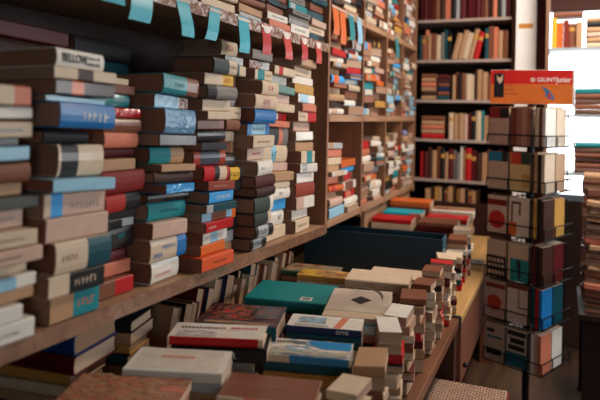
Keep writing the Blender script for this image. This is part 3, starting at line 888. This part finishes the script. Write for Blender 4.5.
def spine_text(bk, body, f, size, col):
    cov = [c for c in bk.children if c.name.startswith('cover')][0]
    ys = [v.co.y for v in cov.data.vertices]; x = max(v.co.x for v in cov.data.vertices); T = max(v.co.z for v in cov.data.vertices)
    text('spine_print', body, size, mat(col, .4), bk, Matrix(((0, 0, 1, x + .0003), (1, 0, 0, min(ys) + f * (max(ys) - min(ys))), (0, 1, 0, T * .5), (0, 0, 0, 1))), bold=.0003)


top = dict(T=.022, c='white', k='p', g=0, page='#c0a890', label='thick white book lying near the table edge in front of the red spine')
heap(*near(114, 367, 228, 361, .962)[:2], .205, .12, .962, R(19), [top, dict(T=.018, c='silver', g=1), dict(T=.02, c='tan', k='p')], 'heap with thick white book on top')
design(top['obj'], [(.06, .94, .1, .9, art(['white', '#c9bfb2', '#d8cfc2'], 6, 31)), ('text', .3, .62, .55, .12, 'salmon')], 3)
top = dict(T=.02, c='cream', k='h', bands=((.02, .95, 'red'),), art=art(['#cfc2b4', 'white', '#cfc2b4'], 3, 1), page='#c8b090', label='pale picture book with a bright red spine on the near table')
blk = dict(T=.03, c='black', k='p', dx=.01, dy=-.004, label='black book with white capitals on its spine under the red spined one')
heap(*near(165, 337, 262, 326, .985)[:2], .215, .095, .985, R(20), [top, blk], 'heap with red spined picture book')
design(top['obj'], [('text', .08, .55, .62, .13, '#5a4a44'), ('text', .62, .9, .66, .1, 'red'), (.08, .5, .12, .46, art(['brown', 'white', 'grey'], 6, 33))], 5)
spine_text(blk['obj'], 'LAGATER', .30, .019, 'white')
top = dict(T=.045, c='darkteal', k='h', art=art(['black', 'darkteal', 'maroon', 'black', 'brown'], 4.5, 4), page='#b99a80', label='dark illustrated art book with a teal spine, behind the red spined book')
heap(*near(183, 328, 285, 322, .965)[:2], .20, .16, .965, R(15), [top], 'heap with dark illustrated book')
design(top['obj'], [(.12, .58, .25, .9, art(['maroon', 'black', 'brown', 'red'], 5, 34)), (.66, .94, .35, .85, art(['tan', 'darkteal', 'brown'], 4, 35)), ('text', .1, .9, .06, .1, 'tan')], 7)
top = dict(T=.035, c='#12797a', k='h', page='#b59a84', label='teal hardcover lying flat beneath the ledge, behind the dark illustrated book')
heap(*near(243, 301, 325, 298, .935)[:2], .245, .20, .935, R(10), [top, dict(T=.02, c='brown', art=art(['brown', 'cream', 'black', 'red'], 5, 7), dy=-.012, label='brown picture book sticking out under the teal hardcover')], 'heap with teal hardcover')
design(top['obj'], [(.66, .8, .1, .26, 'white'), (.68, .78, .13, .23, '#6a7a78')], 17)
top = dict(T=.018, c='navy', k='p', bands=((0, 1, 'navy'),), art=art(['white', '#cfc8c0', 'white'], 5, 2), page='#c8b090', label='white picture book with navy spine and pink figure, mid table')
heap(*near(280, 329, 366, 324, .955)[:2], .185, .09, .955, R(13), [top, dict(T=.03, c='darkteal')], 'heap with navy spined picture book')
design(top['obj'], [('poly', [(.62, .05), (.72, .05), (.8, .95), (.7, .95)], 'salmon'), (.12, .5, .3, .8, art(['white', 'grey', 'paleblue'], 6, 36)), ('text', .1, .55, .08, .09, 'grey')], 9)
spine_text(top['obj'], 'OTTO', .66, .011, 'white')
top = dict(T=.018, c='cream', k='p', bands=((.3, .98, '#1676a8'),), g=1, art=art(['#3a6a80', 'white', 'cream', '#2a7aa0', 'white'], 4, 5), label='blue and white picture book with a blue spine panel, mid table')
heap(*near(258, 356, 354, 351, .94)[:2], .195, .10, .94, R(14), [top, dict(T=.02, c='darkteal', art=art(['darkteal', 'cream', 'teal'], 4, 8)), dict(T=.028, c='ochre')], 'heap with blue and white picture book')
design(top['obj'], [('poly', [(.45, .95), (.5, .72), (.62, .5), (.98, .5), (.98, .97)], '#1f7fb4'), ('text', .08, .42, .72, .14, '#4a4440'), (.05, .95, .06, .34, art(['white', 'teal', 'cream', 'navy'], 5, 37))], 11)
top = dict(T=.028, c='cream', k='h', bands=((.28, .45, 'salmon'),), art=art(['#5a3428', 'brown', '#7a4a3c', 'brown'], 9, 3), label='brown covered art book with cream spine at the near table edge', page='#b59a84')
heap(*near(206, 395, 320, 387, .945)[:2], .19, .115, .945, R(13), [top, dict(T=.03, c='cream', art=art(['cream', 'tan', 'cream'], 4, 9)), dict(T=.025, c='red')], 'heap with brown covered art book')
design(top['obj'], [('text', .1, .8, .5, .14, '#8a5a4a')], 13)
top = dict(T=.016, c='salmon', k='p', art=art(['#8a4632', 'salmon', 'brown', 'tan', '#8a3a22'], 5, 6), label='orange and brown picture book at the nearest corner of the table')
heap(*near(50, 406, 172, 400, .945)[:2], .225, .13, .945, R(18), [top], 'nearest heap by the ledge')
top = dict(T=.02, c='cream', k='h', art=art(['cream', '#bba488', 'cream'], 4, 10), label='cream book with black picture nearest to the camera on the table')
heap(*near(180, 432, 300, 428, .93)[:2], .20, .11, .93, R(14), [top], 'nearest heap towards the aisle')
design(top['obj'], [('poly', [(.4, .9), (.55, .6), (.8, .62), (.95, .92)], 'black'), ('poly', [(.6, .84), (.68, .72), (.78, .74), (.84, .86)], 'red')], 15)
# white/grey picture book with black diamond
top = dict(T=.014, c='#b9ab9a', k='p', art=art(['#b9ab9a', '#c4b6a6', '#a89a8c'], 1.2, 12), label='large pale grey picture book with a black diamond on its cover')
heap(*near(318, 312, 394, 309, .955)[:2], .172, .21, .955, R(12), [top, dict(T=.02, c='paleblue', dy=.0), dict(T=.025, c='white')], 'heap with black diamond book')
dm = top['obj']
MB().prism([(-.035, 0), (-.003, .032), (.04, .004), (.004, -.026)], .0142, .0147).build('cover_print', mat('black', .4), dm)
cm = dm.children[-1]; cm.location = (.04, .075, 0)
mb = MB()
for i in range(14):
    a0 = math.pi * (.55 + .045 * i); a1 = a0 + math.pi * .045
    w_ = .004 + .01 * math.sin(math.pi * i / 13)
    mb.prism([(.12 * math.cos(a0), .06 * math.sin(a0)), (.12 * math.cos(a1), .06 * math.sin(a1)), ((.12 + w_) * math.cos(a1), (.06 + w_) * math.sin(a1)), ((.12 + w_) * math.cos(a0), (.06 + w_) * math.sin(a0))], .0142, .0146)
mb.build('cover_print', mat('#4a4542', .4), dm); dm.children[-1].location = (.05, 0, 0)
top = dict(T=.03, c='cream', k='p', prt=('red', ((.3, .48, .7, .2),)), label='long cream book lying close to the blue box')
heap(*near(340, 281, 412, 279, .945)[:2], .205, .14, .945, R(8), [top], 'heap beside the blue box')
top = dict(T=.02, c='ochre', k='p', art=art(['ochre', 'yellow', 'ochre', 'brown'], 3, 13), label='ochre picture book between teal hardcover and blue box')
heap(*near(296, 276, 352, 275, .93)[:2], .19, .085, .93, R(8), [top, dict(T=.02, c='white')], 'heap with ochre picture book')
design(top['obj'], [(.3, .6, .2, .7, art(['red', 'ochre', 'maroon'], 4, 38)), ('text', .65, .92, .3, .2, '#7a3a20')], 19)
top = dict(T=.02, c='green', k='h', art=art(['maroon', 'green', 'tan', 'maroon'], 4, 14), label='red and green picture book against the blue box')
heap(*near(268, 267, 347, 267, .93)[:2], .20, .12, .93, R(5), [top], 'heap against blue box under the ledge')
top = dict(T=.02, c='cream', k='p', label='cream paperback behind the long cream book')
heap(-.52, 2.1, .2, .13, .92, R(5), [top], 'heap close to the blue box')
# small stacks along the aisle edge of the table
EDGE = ['cream', 'tan', 'brown', 'cream', 'maroon', 'cream', 'tan', 'darkteal', 'black', 'tan', 'cream', 'brown', 'white', 'red', 'tan']
for k, (y, zt) in enumerate(((.98, .90), (1.125, .925), (1.275, .94), (1.42, .95), (1.565, .955), (1.71, .96), (1.855, .965), (2.0, .96), (2.145, .95), (2.29, .93))):
    ents = []; z = TZ
    while z < zt - .02:
        t = rnd.uniform(.017, .032); z += t
        ents.append(E(t, rnd.choice(EDGE), rnd.choice('pph'), page=rnd.choice(('#c0a083', '#b8977a', '#a8826a')), lf=rnd.uniform(.9, 1)))
    pile(ents, -.372 + rnd.uniform(-.004, .004), y, TZ + .0015, .082, '%s small stack along the aisle edge of the table' % ORD[k + 1], 'small stacks along the table edge', rot=-math.pi / 2 + R(rnd.uniform(6, 12)), jit=9, dx=.01, W=(.09, .115), tilt=3, tmax=5, flip=.5)
# ------------------------------------------------------------------ books under the ledge
GUN = 'books lying under the ledge'
heap(-1.02, .955, .235, .155, 1.01, R(6), [dict(T=.045, c='#123a7a', k='h', page='#a88468', label='thick dark blue hardcover lying under the near end of the ledge'),
                                           dict(T=.04, c='maroon', k='h', label='dark red hardcover under the thick dark blue one')], 'heap under the near ledge', group=GUN)
heap(-.945, 1.135, .09, .12, .985, R(12), [dict(T=.028, c='black', k='h', bands=((0, .3, 'teal'),), label='small black book, upper one beside the blue hardcover under the ledge'), dict(T=.025, c='tan', k='p', bands=((0, .35, 'aqua'),), label='small tan book with turquoise end under the small black one')],
     'small heap under the ledge', group=GUN)
heap(-1.08, 1.15, .13, .13, .99, R(4), [dict(T=.03, c='maroon', k='h'), dict(T=.03, c='tan', k='p')], 'small rear heap under the ledge', group=GUN)
# leaning books under the ledge, fore-edges towards the aisle
yy = 1.32; prev_t = 0
LC = ['tan', 'black', 'brown', 'maroon', 'navy', 'cream', 'navy', 'brown', 'tan', 'black', 'cream', 'darkteal', 'tan', 'brown', 'cream', 'black', 'tan', 'navy', 'brown', 'cream']
lean = R(17)
for i, c in enumerate(LC):
    t = rnd.uniform(.024, .045); h = rnd.uniform(.185, .22); wd = rnd.uniform(.12, .15)
    # the lift of a thicker book pushes its slab back towards the one before
    if prev_t: yy += max(0, (t - prev_t)) * math.sin(lean) * math.tan(lean) + .0005
    if yy + .09 > 2.2: break
    # standing on its tail, cover normal along Y, spine to the wall, leaning away
    B_ = Matrix(((-1, 0, 0, 0), (0, 0, 1, 0), (0, 1, 0, 0), (0, 0, 0, 1)))          # local x -> -X, y -> Z, z -> +Y
    M = Matrix.Translation((-1.0 + rnd.uniform(-.02, .01), yy, TZ + .002 + t * math.sin(lean))) @ Matrix.Rotation(-lean, 4, 'X') @ Matrix.Translation((0, 0, h / 2)) @ B_
    book(M, h, wd, t, c, rnd.choice('hp'), (), 0, rnd.choice(('#b08c70', '#bf9c80')), None,
         'leaning ' + describe(c, 'p', (), 0).replace(' paperback', '') + ' book under the ledge, ' + ORD[i + 1] + ' of the leaning row', GUN, name='leaning_book')
    yy += t / math.cos(lean) + .0015; prev_t = t

# ------------------------------------------------------------------ far table heaps beyond the blue box
GF = 'books on the far table'
heap(-.765, 2.98, .20, .15, .96, R(3), [dict(T=.02, c='red', k='p'), dict(T=.03, c='cream', k='p')], 'red topped heap behind the blue box', group=GF, z0=TZ - .001)
heap(-.755, 3.16, .20, .15, .985, R(3), [dict(T=.028, c='aqua', k='p', bands=((.7, 1, 'salmon'),)), dict(T=.03, c='tan', k='p')], 'turquoise topped heap on the far table', group=GF, z0=TZ - .001)
heap(-.755, 3.345, .22, .15, 1.005, R(3), [dict(T=.03, c='orange', k='p'), dict(T=.03, c='brown', k='p')], 'orange topped heap on the far table', group=GF, z0=TZ - .001)
heap(-.545, 3.02, .19, .15, .955, R(3), [dict(T=.02, c='brown', k='p'), dict(T=.02, c='maroon', k='p')], 'brown topped heap beside the red heap', group=GF, z0=TZ - .001)
heap(-.53, 3.19, .21, .15, .965, R(3), [dict(T=.025, c='red', k='p', bands=((.2, .6, 'salmon'),)), dict(T=.03, c='white', k='p')], 'red and pink topped heap on far table', group=GF, z0=TZ - .001)
heap(-.53, 3.38, .22, .15, .985, R(3), [dict(T=.018, c='white', k='h', art=art(['tan', 'brown', 'tan'], 3, 20), page='#d8d0c4'), dict(T=.025, c='cream', k='p')], 'white topped heap on the far table', group=GF, z0=TZ - .001)
for k, (y, zt) in enumerate(((2.60, .90), (2.74, .93), (2.88, .945))):
    ents = []; z = TZ
    while z < zt - .02:
        t = rnd.uniform(.016, .028); z += t
        ents.append(E(t, rnd.choice(['cream', 'black', 'darkteal', 'red', 'white', 'pink', 'brown', 'tan']), rnd.choice('pph')))
    pile(ents, -.405, y, TZ + .0005, .085, '%s small stack beside the blue box' % ORD[k + 1], 'small stacks by the blue box', rot=-math.pi / 2 + R(5), jit=4, dx=.006, W=(.10, .12))
book(Matrix.Translation((-.43, 2.40, TZ + .0005)) @ Matrix.Rotation(-math.pi / 2 + R(4), 4, 'Z'), .09, .13, .026, 'orange', 'p', (), 0, '#b09070', None, 'orange paperback lying alone by the near corner of the blue box', GF)

# ------------------------------------------------------------------ revolving paperback rack
RX, RY = -.125, 3.04
ang = R(-24)                                  # front face looks to -Y turned towards the bookcase
rk = empty('revolving_rack', loc=(RX, RY, 0), rz=ang)
tag(rk, 'black wire revolving rack of paperbacks with a red and orange sign', 'rack')
blackm = mat('black', .4, 0, .1, 0, 28, .4)
MB().lathe([(.2, 0), (.2, .015), (.06, .03), (.02, .05)], 32).build('base', blackm, rk)
MB().lathe([(.016, .03), (.016, 1.66)], 16).build('pole', blackm, rk)
pw, pd = .125, .066                           # pocket width and depth
hw = .016 + .115                              # distance of the pocket backs
tiers = []
for i in range(6):
    yb = (145.5, 190, 234.5, 279.5, 320.5, 364)[i]
    tiers.append(CH - (yb - 119) * 2.78 / 610)
tn = ('top tier', 'second tier', 'third tier', 'fourth tier', 'fifth tier', 'lowest tier')
FACES = [(0, 'front'), (math.pi / 2, 'aisle'), (math.pi, 'rear'), (-math.pi / 2, 'bookcase')]
for ti, z in enumerate(tiers):
    mb = MB()
    for a, fn in FACES:
        Rm = Matrix.Rotation(a, 4, 'Z')
        # pocket frame in the face's own axes: face looks to -Y, x runs along it; pinwheel offset
        def P(x, yv, zz): return tuple(Rm @ Vector((x, yv, zz)))
        x0 = -.141; x1 = .073; xm = -.034
        yb, yf = -.075, -.075 - pd
        for zz in (z, z + .05):
            mb.bar(P(x0, yf, zz), P(x1, yf, zz), .0030); mb.bar(P(x0, yb, zz), P(x0, yf, zz), .0030); mb.bar(P(x1, yb, zz), P(x1, yf, zz), .0030)
            mb.bar(P(xm, yb, zz), P(xm, yf, zz), .0030)
        mb.bar(P(x0, yb, z), P(x1, yb, z), .0030); mb.bar(P(x0, yb, z + .16), P(x1, yb, z + .16), .0030)
        for xx in (x0, xm, x1):
            mb.bar(P(xx, yf, z), P(xx, yf, z + .05), .0030); mb.bar(P(xx, yb, z), P(xx, yb, z + .17), .0030)
        for xx in (-.115, -.06, -.008, .047): mb.bar(P(xx, yb, z), P(xx, yf, z), .0022)
    mb.build('wire_basket', blackm, rk)
    MB().box(-.076, .076, -.076, .076, z - .006, z - .001, M=Matrix.Rotation(0, 4, 'Z')).build('tier_plate', blackm, rk)

BT = Matrix(((1, 0, 0, 0), (0, 1, 0, 0), (0, 0, 1, 0), (0, 0, 0, 1)))
# standing in a pocket, cover to -Y, spine to -X: local x -> -X, y(length) -> Z, z(thick) -> +Y
STAND = Matrix(((-1, 0, 0, 0), (0, 0, 1, 0), (0, 1, 0, 0), (0, 0, 0, 1)))
GR = 'paperbacks in the revolving rack'
FRONT = {  # (pocket, tier): cover colour, [(x0,x1,z0,z1,colour)] blocks in fractions of the cover, words
    (0, 0): ('#c9a898', [(.0, .55, .72, 1, '#8c1e1e'), (.55, 1, .72, 1, 'black'), (.05, .3, .0, .6, '#c0a08c')], 'cream cover under a red and black block'),
    (1, 0): ('#9c6a58', [(.0, .3, 0, 1, '#7a3a2e'), (.55, .8, 0, 1, '#b98a78')], 'brown cover with upright stripes'),
    (0, 1): ('#cbb09c', [(0, .7, .74, 1, '#1d7fa6'), (.7, 1, .74, 1, 'black')], 'cream cover under a blue and black band'),
    (1, 1): ('#d8bf86', [(.05, .55, .7, 1, '#d8452c'), (.55, 1, .7, 1, '#2f4a3a'), (.6, 1, .1, .45, '#c9a060')], 'straw cover with an orange square on top'),
    (0, 2): ('#cbb3a0', [(0, 1, .74, .9, '#7d1a1c'), ('disc', .5, .36, .42, '#c02a28')], 'cream cover with a big red disc'),
    (1, 2): ('#dcd0c0', [(.0, .4, 0, .35, '#d86a30'), (.12, .2, .35, .9, '#4a3a34'), (.2, .6, .84, .9, '#4a3a34'), (.5, .58, .55, .84, '#4a3a34')], 'white cover with an orange corner square'),
    (0, 3): ('#c7b09a', [(0, 1, 0, .58, 'black')], 'cream cover over a black lettered lower half'),
    (1, 3): ('#c9b49c', [(.12, 1, 0, .6, '#178a90'), (.5, .64, .08, .52, '#1c3a48'), (.42, .6, .36, .56, '#1c3a48')], 'cream cover with a turquoise picture'),
    (0, 4): ('#c7aa98', [('disc', .45, .4, .36, '#c0452c'), (.0, 1, .8, .92, '#8c3a2c')], 'cream cover with an orange red disc'),
    (1, 4): ('#d6cabb', [(.55, .6, .4, .9, '#5a4036'), (.55, 1, .4, .44, '#5a4036'), (0, 1, .9, 1, '#7a4030')], 'white cover with thin brown lines'),
    (0, 5): ('#bfa892', [(.1, .5, .75, .85, '#2a2a2a'), (.1, .9, .6, .66, '#1d6a70'), (.1, .85, .15, .32, '#202424')], 'cream cover with dark and teal bars'),
    (1, 5): ('#c4b6a4', [(0, 1, 0, .38, '#2b6c78'), (.05, .95, .82, .95, '#2a2a2a'), (.2, .9, .62, .76, '#2a2a2a'), (.1, .9, .44, .57, '#2a2a2a')], 'pale cover, dark bars over teal foot'),
}
SIDEC = {0: ('white', 'brown', 'cream', 'ochre'), 1: ('cream', 'black', 'tan', 'cream'), 2: ('darkbrown', 'black', 'ochre', 'brown'), 3: ('darkbrown', 'black', 'maroon', 'cream'),
         4: ('blue', 'red', 'darkteal', 'cream'), 5: ('salmon', 'pink', 'white', 'cream')}
for ti, z in enumerate(tiers):
    for (a, fn) in FACES[:2]:
        Rm = Matrix.Translation((RX, RY, 0)) @ Matrix.Rotation(ang + a, 4, 'Z')
        for pk in (0, 1):
            xc = (-.0875, .0195)[pk]
            y = -.078 - pd + .009; n = 3
            for j in range(n):
                t = (pd - .016) / n - .0012
                h = .170 if j == 0 else rnd.uniform(.165, .178); wd = .098 if j == 0 else rnd.uniform(.092, .1)
                M = Rm @ Matrix.Translation((xc, y, z + .0036 + h / 2)) @ STAND
                if fn == 'front' and j == 0:
                    c, blocks, words_ = FRONT[(pk, ti)]
                    lab = 'facing paperback, ' + words_ + ', ' + tn[ti] + ' of the rack'
                elif fn == 'front':
                    c = rnd.choice(('cream', 'brown', 'darkbrown', 'tan', 'pink', 'maroon')); blocks = []
                    lab = cw(c) + ' paperback, %s behind the facing one, %s pocket, %s of the rack' % (ORD[j], ('bookcase side', 'middle')[pk], tn[ti])
                else:
                    c = SIDEC[ti][(pk * 2 + j) % 4]; blocks = []
                    lab = cw(c) + ' paperback, %s deep, %s pocket, window face, %s of the rack' % (ORD[j + 1], ('near', 'far')[pk], tn[ti])
                bk = book(M, h, wd, t, c, 'p', (), 0, '#c0a890', None, lab, GR, name='pocket_paperback')
                for bl in blocks:
                    mb = MB()
                    # local x: +W/2 is the spine at -X, so photo-left is +x
                    if bl[0] == 'disc':
                        cx = wd / 2 - wd * bl[1]; cyy = -h / 2 + h * bl[2]; rr = wd * bl[3]
                        mb.prism([(cx + rr * math.cos(q * math.pi / 14), cyy + rr * math.sin(q * math.pi / 14)) for q in range(28)], -.0005, -.0001)
                        col = bl[4]
                    else:
                        mb.box(wd / 2 - wd * bl[1] + (.0006 if bl[1] == 1 else 0), wd / 2 - wd * bl[0] - (.0006 if bl[0] == 0 else 0), -h / 2 + h * bl[2], -h / 2 + h * bl[3], -.0005, -.0001)
                        col = bl[4]
                    mb.build('cover_print', mat(col, .35), bk)
                if (pk, ti) == (0, 3) and fn == 'front' and j == 0:
                    mb = MB()
                    for rr_, (zc) in enumerate((.46, .3, .13)):
                        x = .1
                        while x < .88:
                            wl = rnd.uniform(.08, .16)
                            mb.box(wd / 2 - wd * (x + wl), wd / 2 - wd * x, -h / 2 + h * (zc - .05), -h / 2 + h * (zc + .05), -.0009, -.0006); x += wl + .06
                    mb.build('cover_print', mat('cream', .4), bk)
                y += t + .0012

# sign on top of the rack
sgx, sgw, sgh = 0, .365, .158
sz = CH - (102.5 - 119) * 2.70 / 610
sg = empty('sign_topper', loc=(0, 0, sz), rz=0)
sg.parent = rk; sg.rotation_euler = (0, 0, -ang + R(6)); sg.location = (0.01, -.02, sz)
sg.name = 'sign'
MB().box(-sgw / 2, sgw / 2, 0, .05, 0, sgh).build('sign_box', mat('#d9d2c6', .5), sg, .002)
MB().box(-sgw / 2 + .001, sgw / 2 - .008, -.0012, -.0002, .093, sgh - .001).build('red_band', mat('#d01f18', .6, 0, .12), sg)
MB().box(-sgw / 2 + .001, sgw / 2 - .008, -.0012, -.0002, .001, .093).build('orange_band', mat('#d8702a', .6, 0, .16), sg)
MB().box(sgw / 2 + .0002, sgw / 2 + .001, .008, .05, -.012, sgh - .012).build('side_strip', mat('#12636e', .4), sg)
TX2 = Matrix(((1, 0, 0, 0), (0, 0, -1, -.0014), (0, 1, 0, 0), (0, 0, 0, 1)))
wm = mat('#f0e4da', .4)
text('sign_lettering', 'GIUNTI', .027, wm, sg, Matrix.Translation((.022, 0, .112)) @ TX2, bold=.0005)
text('sign_lettering', 'Junior', .036, wm, sg, Matrix.Translation((.105, 0, .112)) @ TX2, bold=.0008, sx=.72)
mb = MB()
M_ = Matrix(((1, 0, 0, .0), (0, 0, -1, -.0013), (0, 1, 0, 0), (0, 0, 0, 1)))
for q in range(16):
    a0, a1 = q * math.pi / 8, (q + 1) * math.pi / 8
    mb.prism([(.004 + .010 * math.cos(a0) + 0, .112 + .010 * math.sin(a0)), (.004 + .010 * math.cos(a1), .112 + .010 * math.sin(a1)), (.004 + .0045 * math.cos(a1), .112 + .0045 * math.sin(a1)), (.004 + .0045 * math.cos(a0), .112 + .0045 * math.sin(a0))], 0, .0004, M=M_)
mb.build('sign_emblem', wm, sg)
# dark picture with a pale pointed-eared mask, and a blue bird with a red wing
mb = MB(); mb.box(-.166, -.122, -.0017, -.0013, .03, .142); mb.build('dark_picture', mat('#1a1416', .4), sg)
M3 = Matrix(((1, 0, 0, -.143), (0, 0, -1, -.0018), (0, 1, 0, .112), (0, 0, 0, 1)))
MB().prism([(-.012, .026), (-.006, .012), (.006, .012), (.016, .028), (.014, -.004), (.002, -.020), (-.010, -.002)], 0, .0004, M=M3).build('pale_face', mat('#d9b8a0', .5), sg)
M4 = Matrix(((1, 0, 0, .072), (0, 0, -1, -.0013), (0, 1, 0, .05), (0, 0, 0, 1)))
MB().prism([(-.03, .03), (-.014, .026), (.006, .012), (.022, -.012), (.028, -.03), (.004, -.026), (-.012, -.012), (-.014, .01)], 0, .0004, M=M4).build('bird_body', mat('#2d74a8', .45), sg)
MB().prism([(-.006, .004), (.008, .0), (.016, -.024), (.002, -.02)], .0005, .0009, M=M4).build('bird_wing', mat('#c23a30', .45), sg)
mb = MB()
for q, (a0, a1) in enumerate(((-.115, -.085), (-.115, -.075), (-.115, -.058))):
    mb.box(a0, a1, -.0016, -.0013, .084 - q * .02, .088 - q * .02)
mb.build('small_print', mat('#a8481c', .5), sg)

# ------------------------------------------------------------------ woven stool
stl = empty('stool', loc=(-.266, 1.975, 0), rz=R(1))
tag(stl, 'stool with a woven brown seat and a red edge tucked by the table', 'stool')
ww, nt, b = base_mat('woven_cane')
tc = N(nt, 'ShaderNodeTexCoord'); ck = N(nt, 'ShaderNodeTexBrick')
ck.inputs['Scale'].default_value = 26; ck.inputs['Color1'].default_value = rgb('#b08c72'); ck.inputs['Color2'].default_value = rgb('#d0ac90'); ck.inputs['Mortar'].default_value = rgb('#4a2a20')
ck.inputs['Mortar Size'].default_value = .06
nt.links.new(tc.outputs['Object'], ck.inputs['Vector']); nt.links.new(ck.outputs['Color'], b.inputs['Base Color']); b.inputs['Roughness'].default_value = .7
bp = N(nt, 'ShaderNodeBump'); bp.inputs['Distance'].default_value = .004; nt.links.new(ck.outputs['Fac'], bp.inputs['Height']); nt.links.new(bp.outputs['Normal'], b.inputs['Normal'])
sw_, sd_ = .130, .21
MB().box(-sw_ + .006, sw_ - .006, -sd_ + .006, sd_ - .006, .53, .552).build('seat', ww, stl, .004)
rm = mat('#6a1a16', .4)
MB().box(-sw_, -sw_ + .012, -sd_, sd_, .515, .545).build('rail', rm, stl, .002)
MB().box(sw_ - .012, sw_, -sd_, sd_, .515, .545).build('rail', rm, stl, .002)
MB().box(-sw_ + .012, sw_ - .012, -sd_, -sd_ + .012, .515, .545).build('rail', rm, stl, .002)
MB().box(-sw_ + .012, sw_ - .012, sd_ - .012, sd_, .515, .545).build('rail', rm, stl, .002)
for x in (-1, 1):
    for y in (-1, 1): MB().bar((x * (sw_ - .02), y * (sd_ - .02), 0), (x * (sw_ - .02), y * (sd_ - .02), .52), .015, 10).build('leg', rm, stl)

# ------------------------------------------------------------------ light
wd_ = bpy.data.worlds.new('sky'); S.world = wd_; wd_.use_nodes = True
bg = wd_.node_tree.nodes['Background']; bg.inputs['Color'].default_value = (.95, .98, 1, 1); bg.inputs['Strength'].default_value = 8.5


def portal(loc, rot, sx, sy_):
    l = bpy.data.lights.new('daylight', 'AREA'); l.shape = 'RECTANGLE'; l.size = sx; l.size_y = sy_; l.cycles.is_portal = True
    o = bpy.data.objects.new('daylight', l); COL.objects.link(o); o.location = loc; o.rotation_euler = rot


portal(((FX0 + FX1) / 2, YF - .09, (FZ0 + FZ1) / 2), (math.pi / 2, 0, 0), FX1 - FX0, FZ1 - FZ0)
portal(((WX0 + WX1) / 2, YB + .09, (WZ0 + WZ1) / 2), (-math.pi / 2, 0, 0), WX1 - WX0, WZ1 - WZ0)
portal((XR + .09, (SY0 + SY1) / 2, (SZ0 + SZ1) / 2), (0, math.pi / 2, 0), SZ1 - SZ0, SY1 - SY0)
# ceiling lamps above the aisle: shallow housings with a diffuser
for k, (x, y, e) in enumerate(((.4, 2.95, 85), (.5, .1, .5))):
    cl = empty('ceiling_lamp', loc=(x, y, ZC - .07))
    tag(cl, ('white ceiling lamp above the revolving rack', 'white ceiling lamp above the near table')[k], 'lamp')
    MB().box(-.13, .13, -.5, .5, .03, .069).build('housing', mat('white', .5), cl, .004)
    l = bpy.data.lights.new('lamp_light', 'AREA'); l.shape = 'RECTANGLE'; l.size = .2; l.size_y = .9; l.energy = e; l.color = (1, .84, .7)
    o = bpy.data.objects.new('lamp_light', l); COL.objects.link(o); o.parent = cl; o.location = (0, 0, .02)

S.view_settings.view_transform = 'Standard'; S.view_settings.look = 'None'; S.view_settings.gamma = 1; S.view_settings.exposure = -.46
S.cycles.max_bounces = 6; S.cycles.diffuse_bounces = 3; S.cycles.transparent_max_bounces = 8
dups = {k: v for k, v in LABELS.items() if len(v) > 1}
print('BOOKS', NBOOK[0], 'MESHES', len([o for o in bpy.data.objects if o.type == 'MESH']), 'DUPS', len(dups), list(dups.items())[:6])
lw = [k for k in LABELS if not 4 <= len(k.replace(',', '').split()) <= 16]
print('LONG', len(lw), lw[:6])
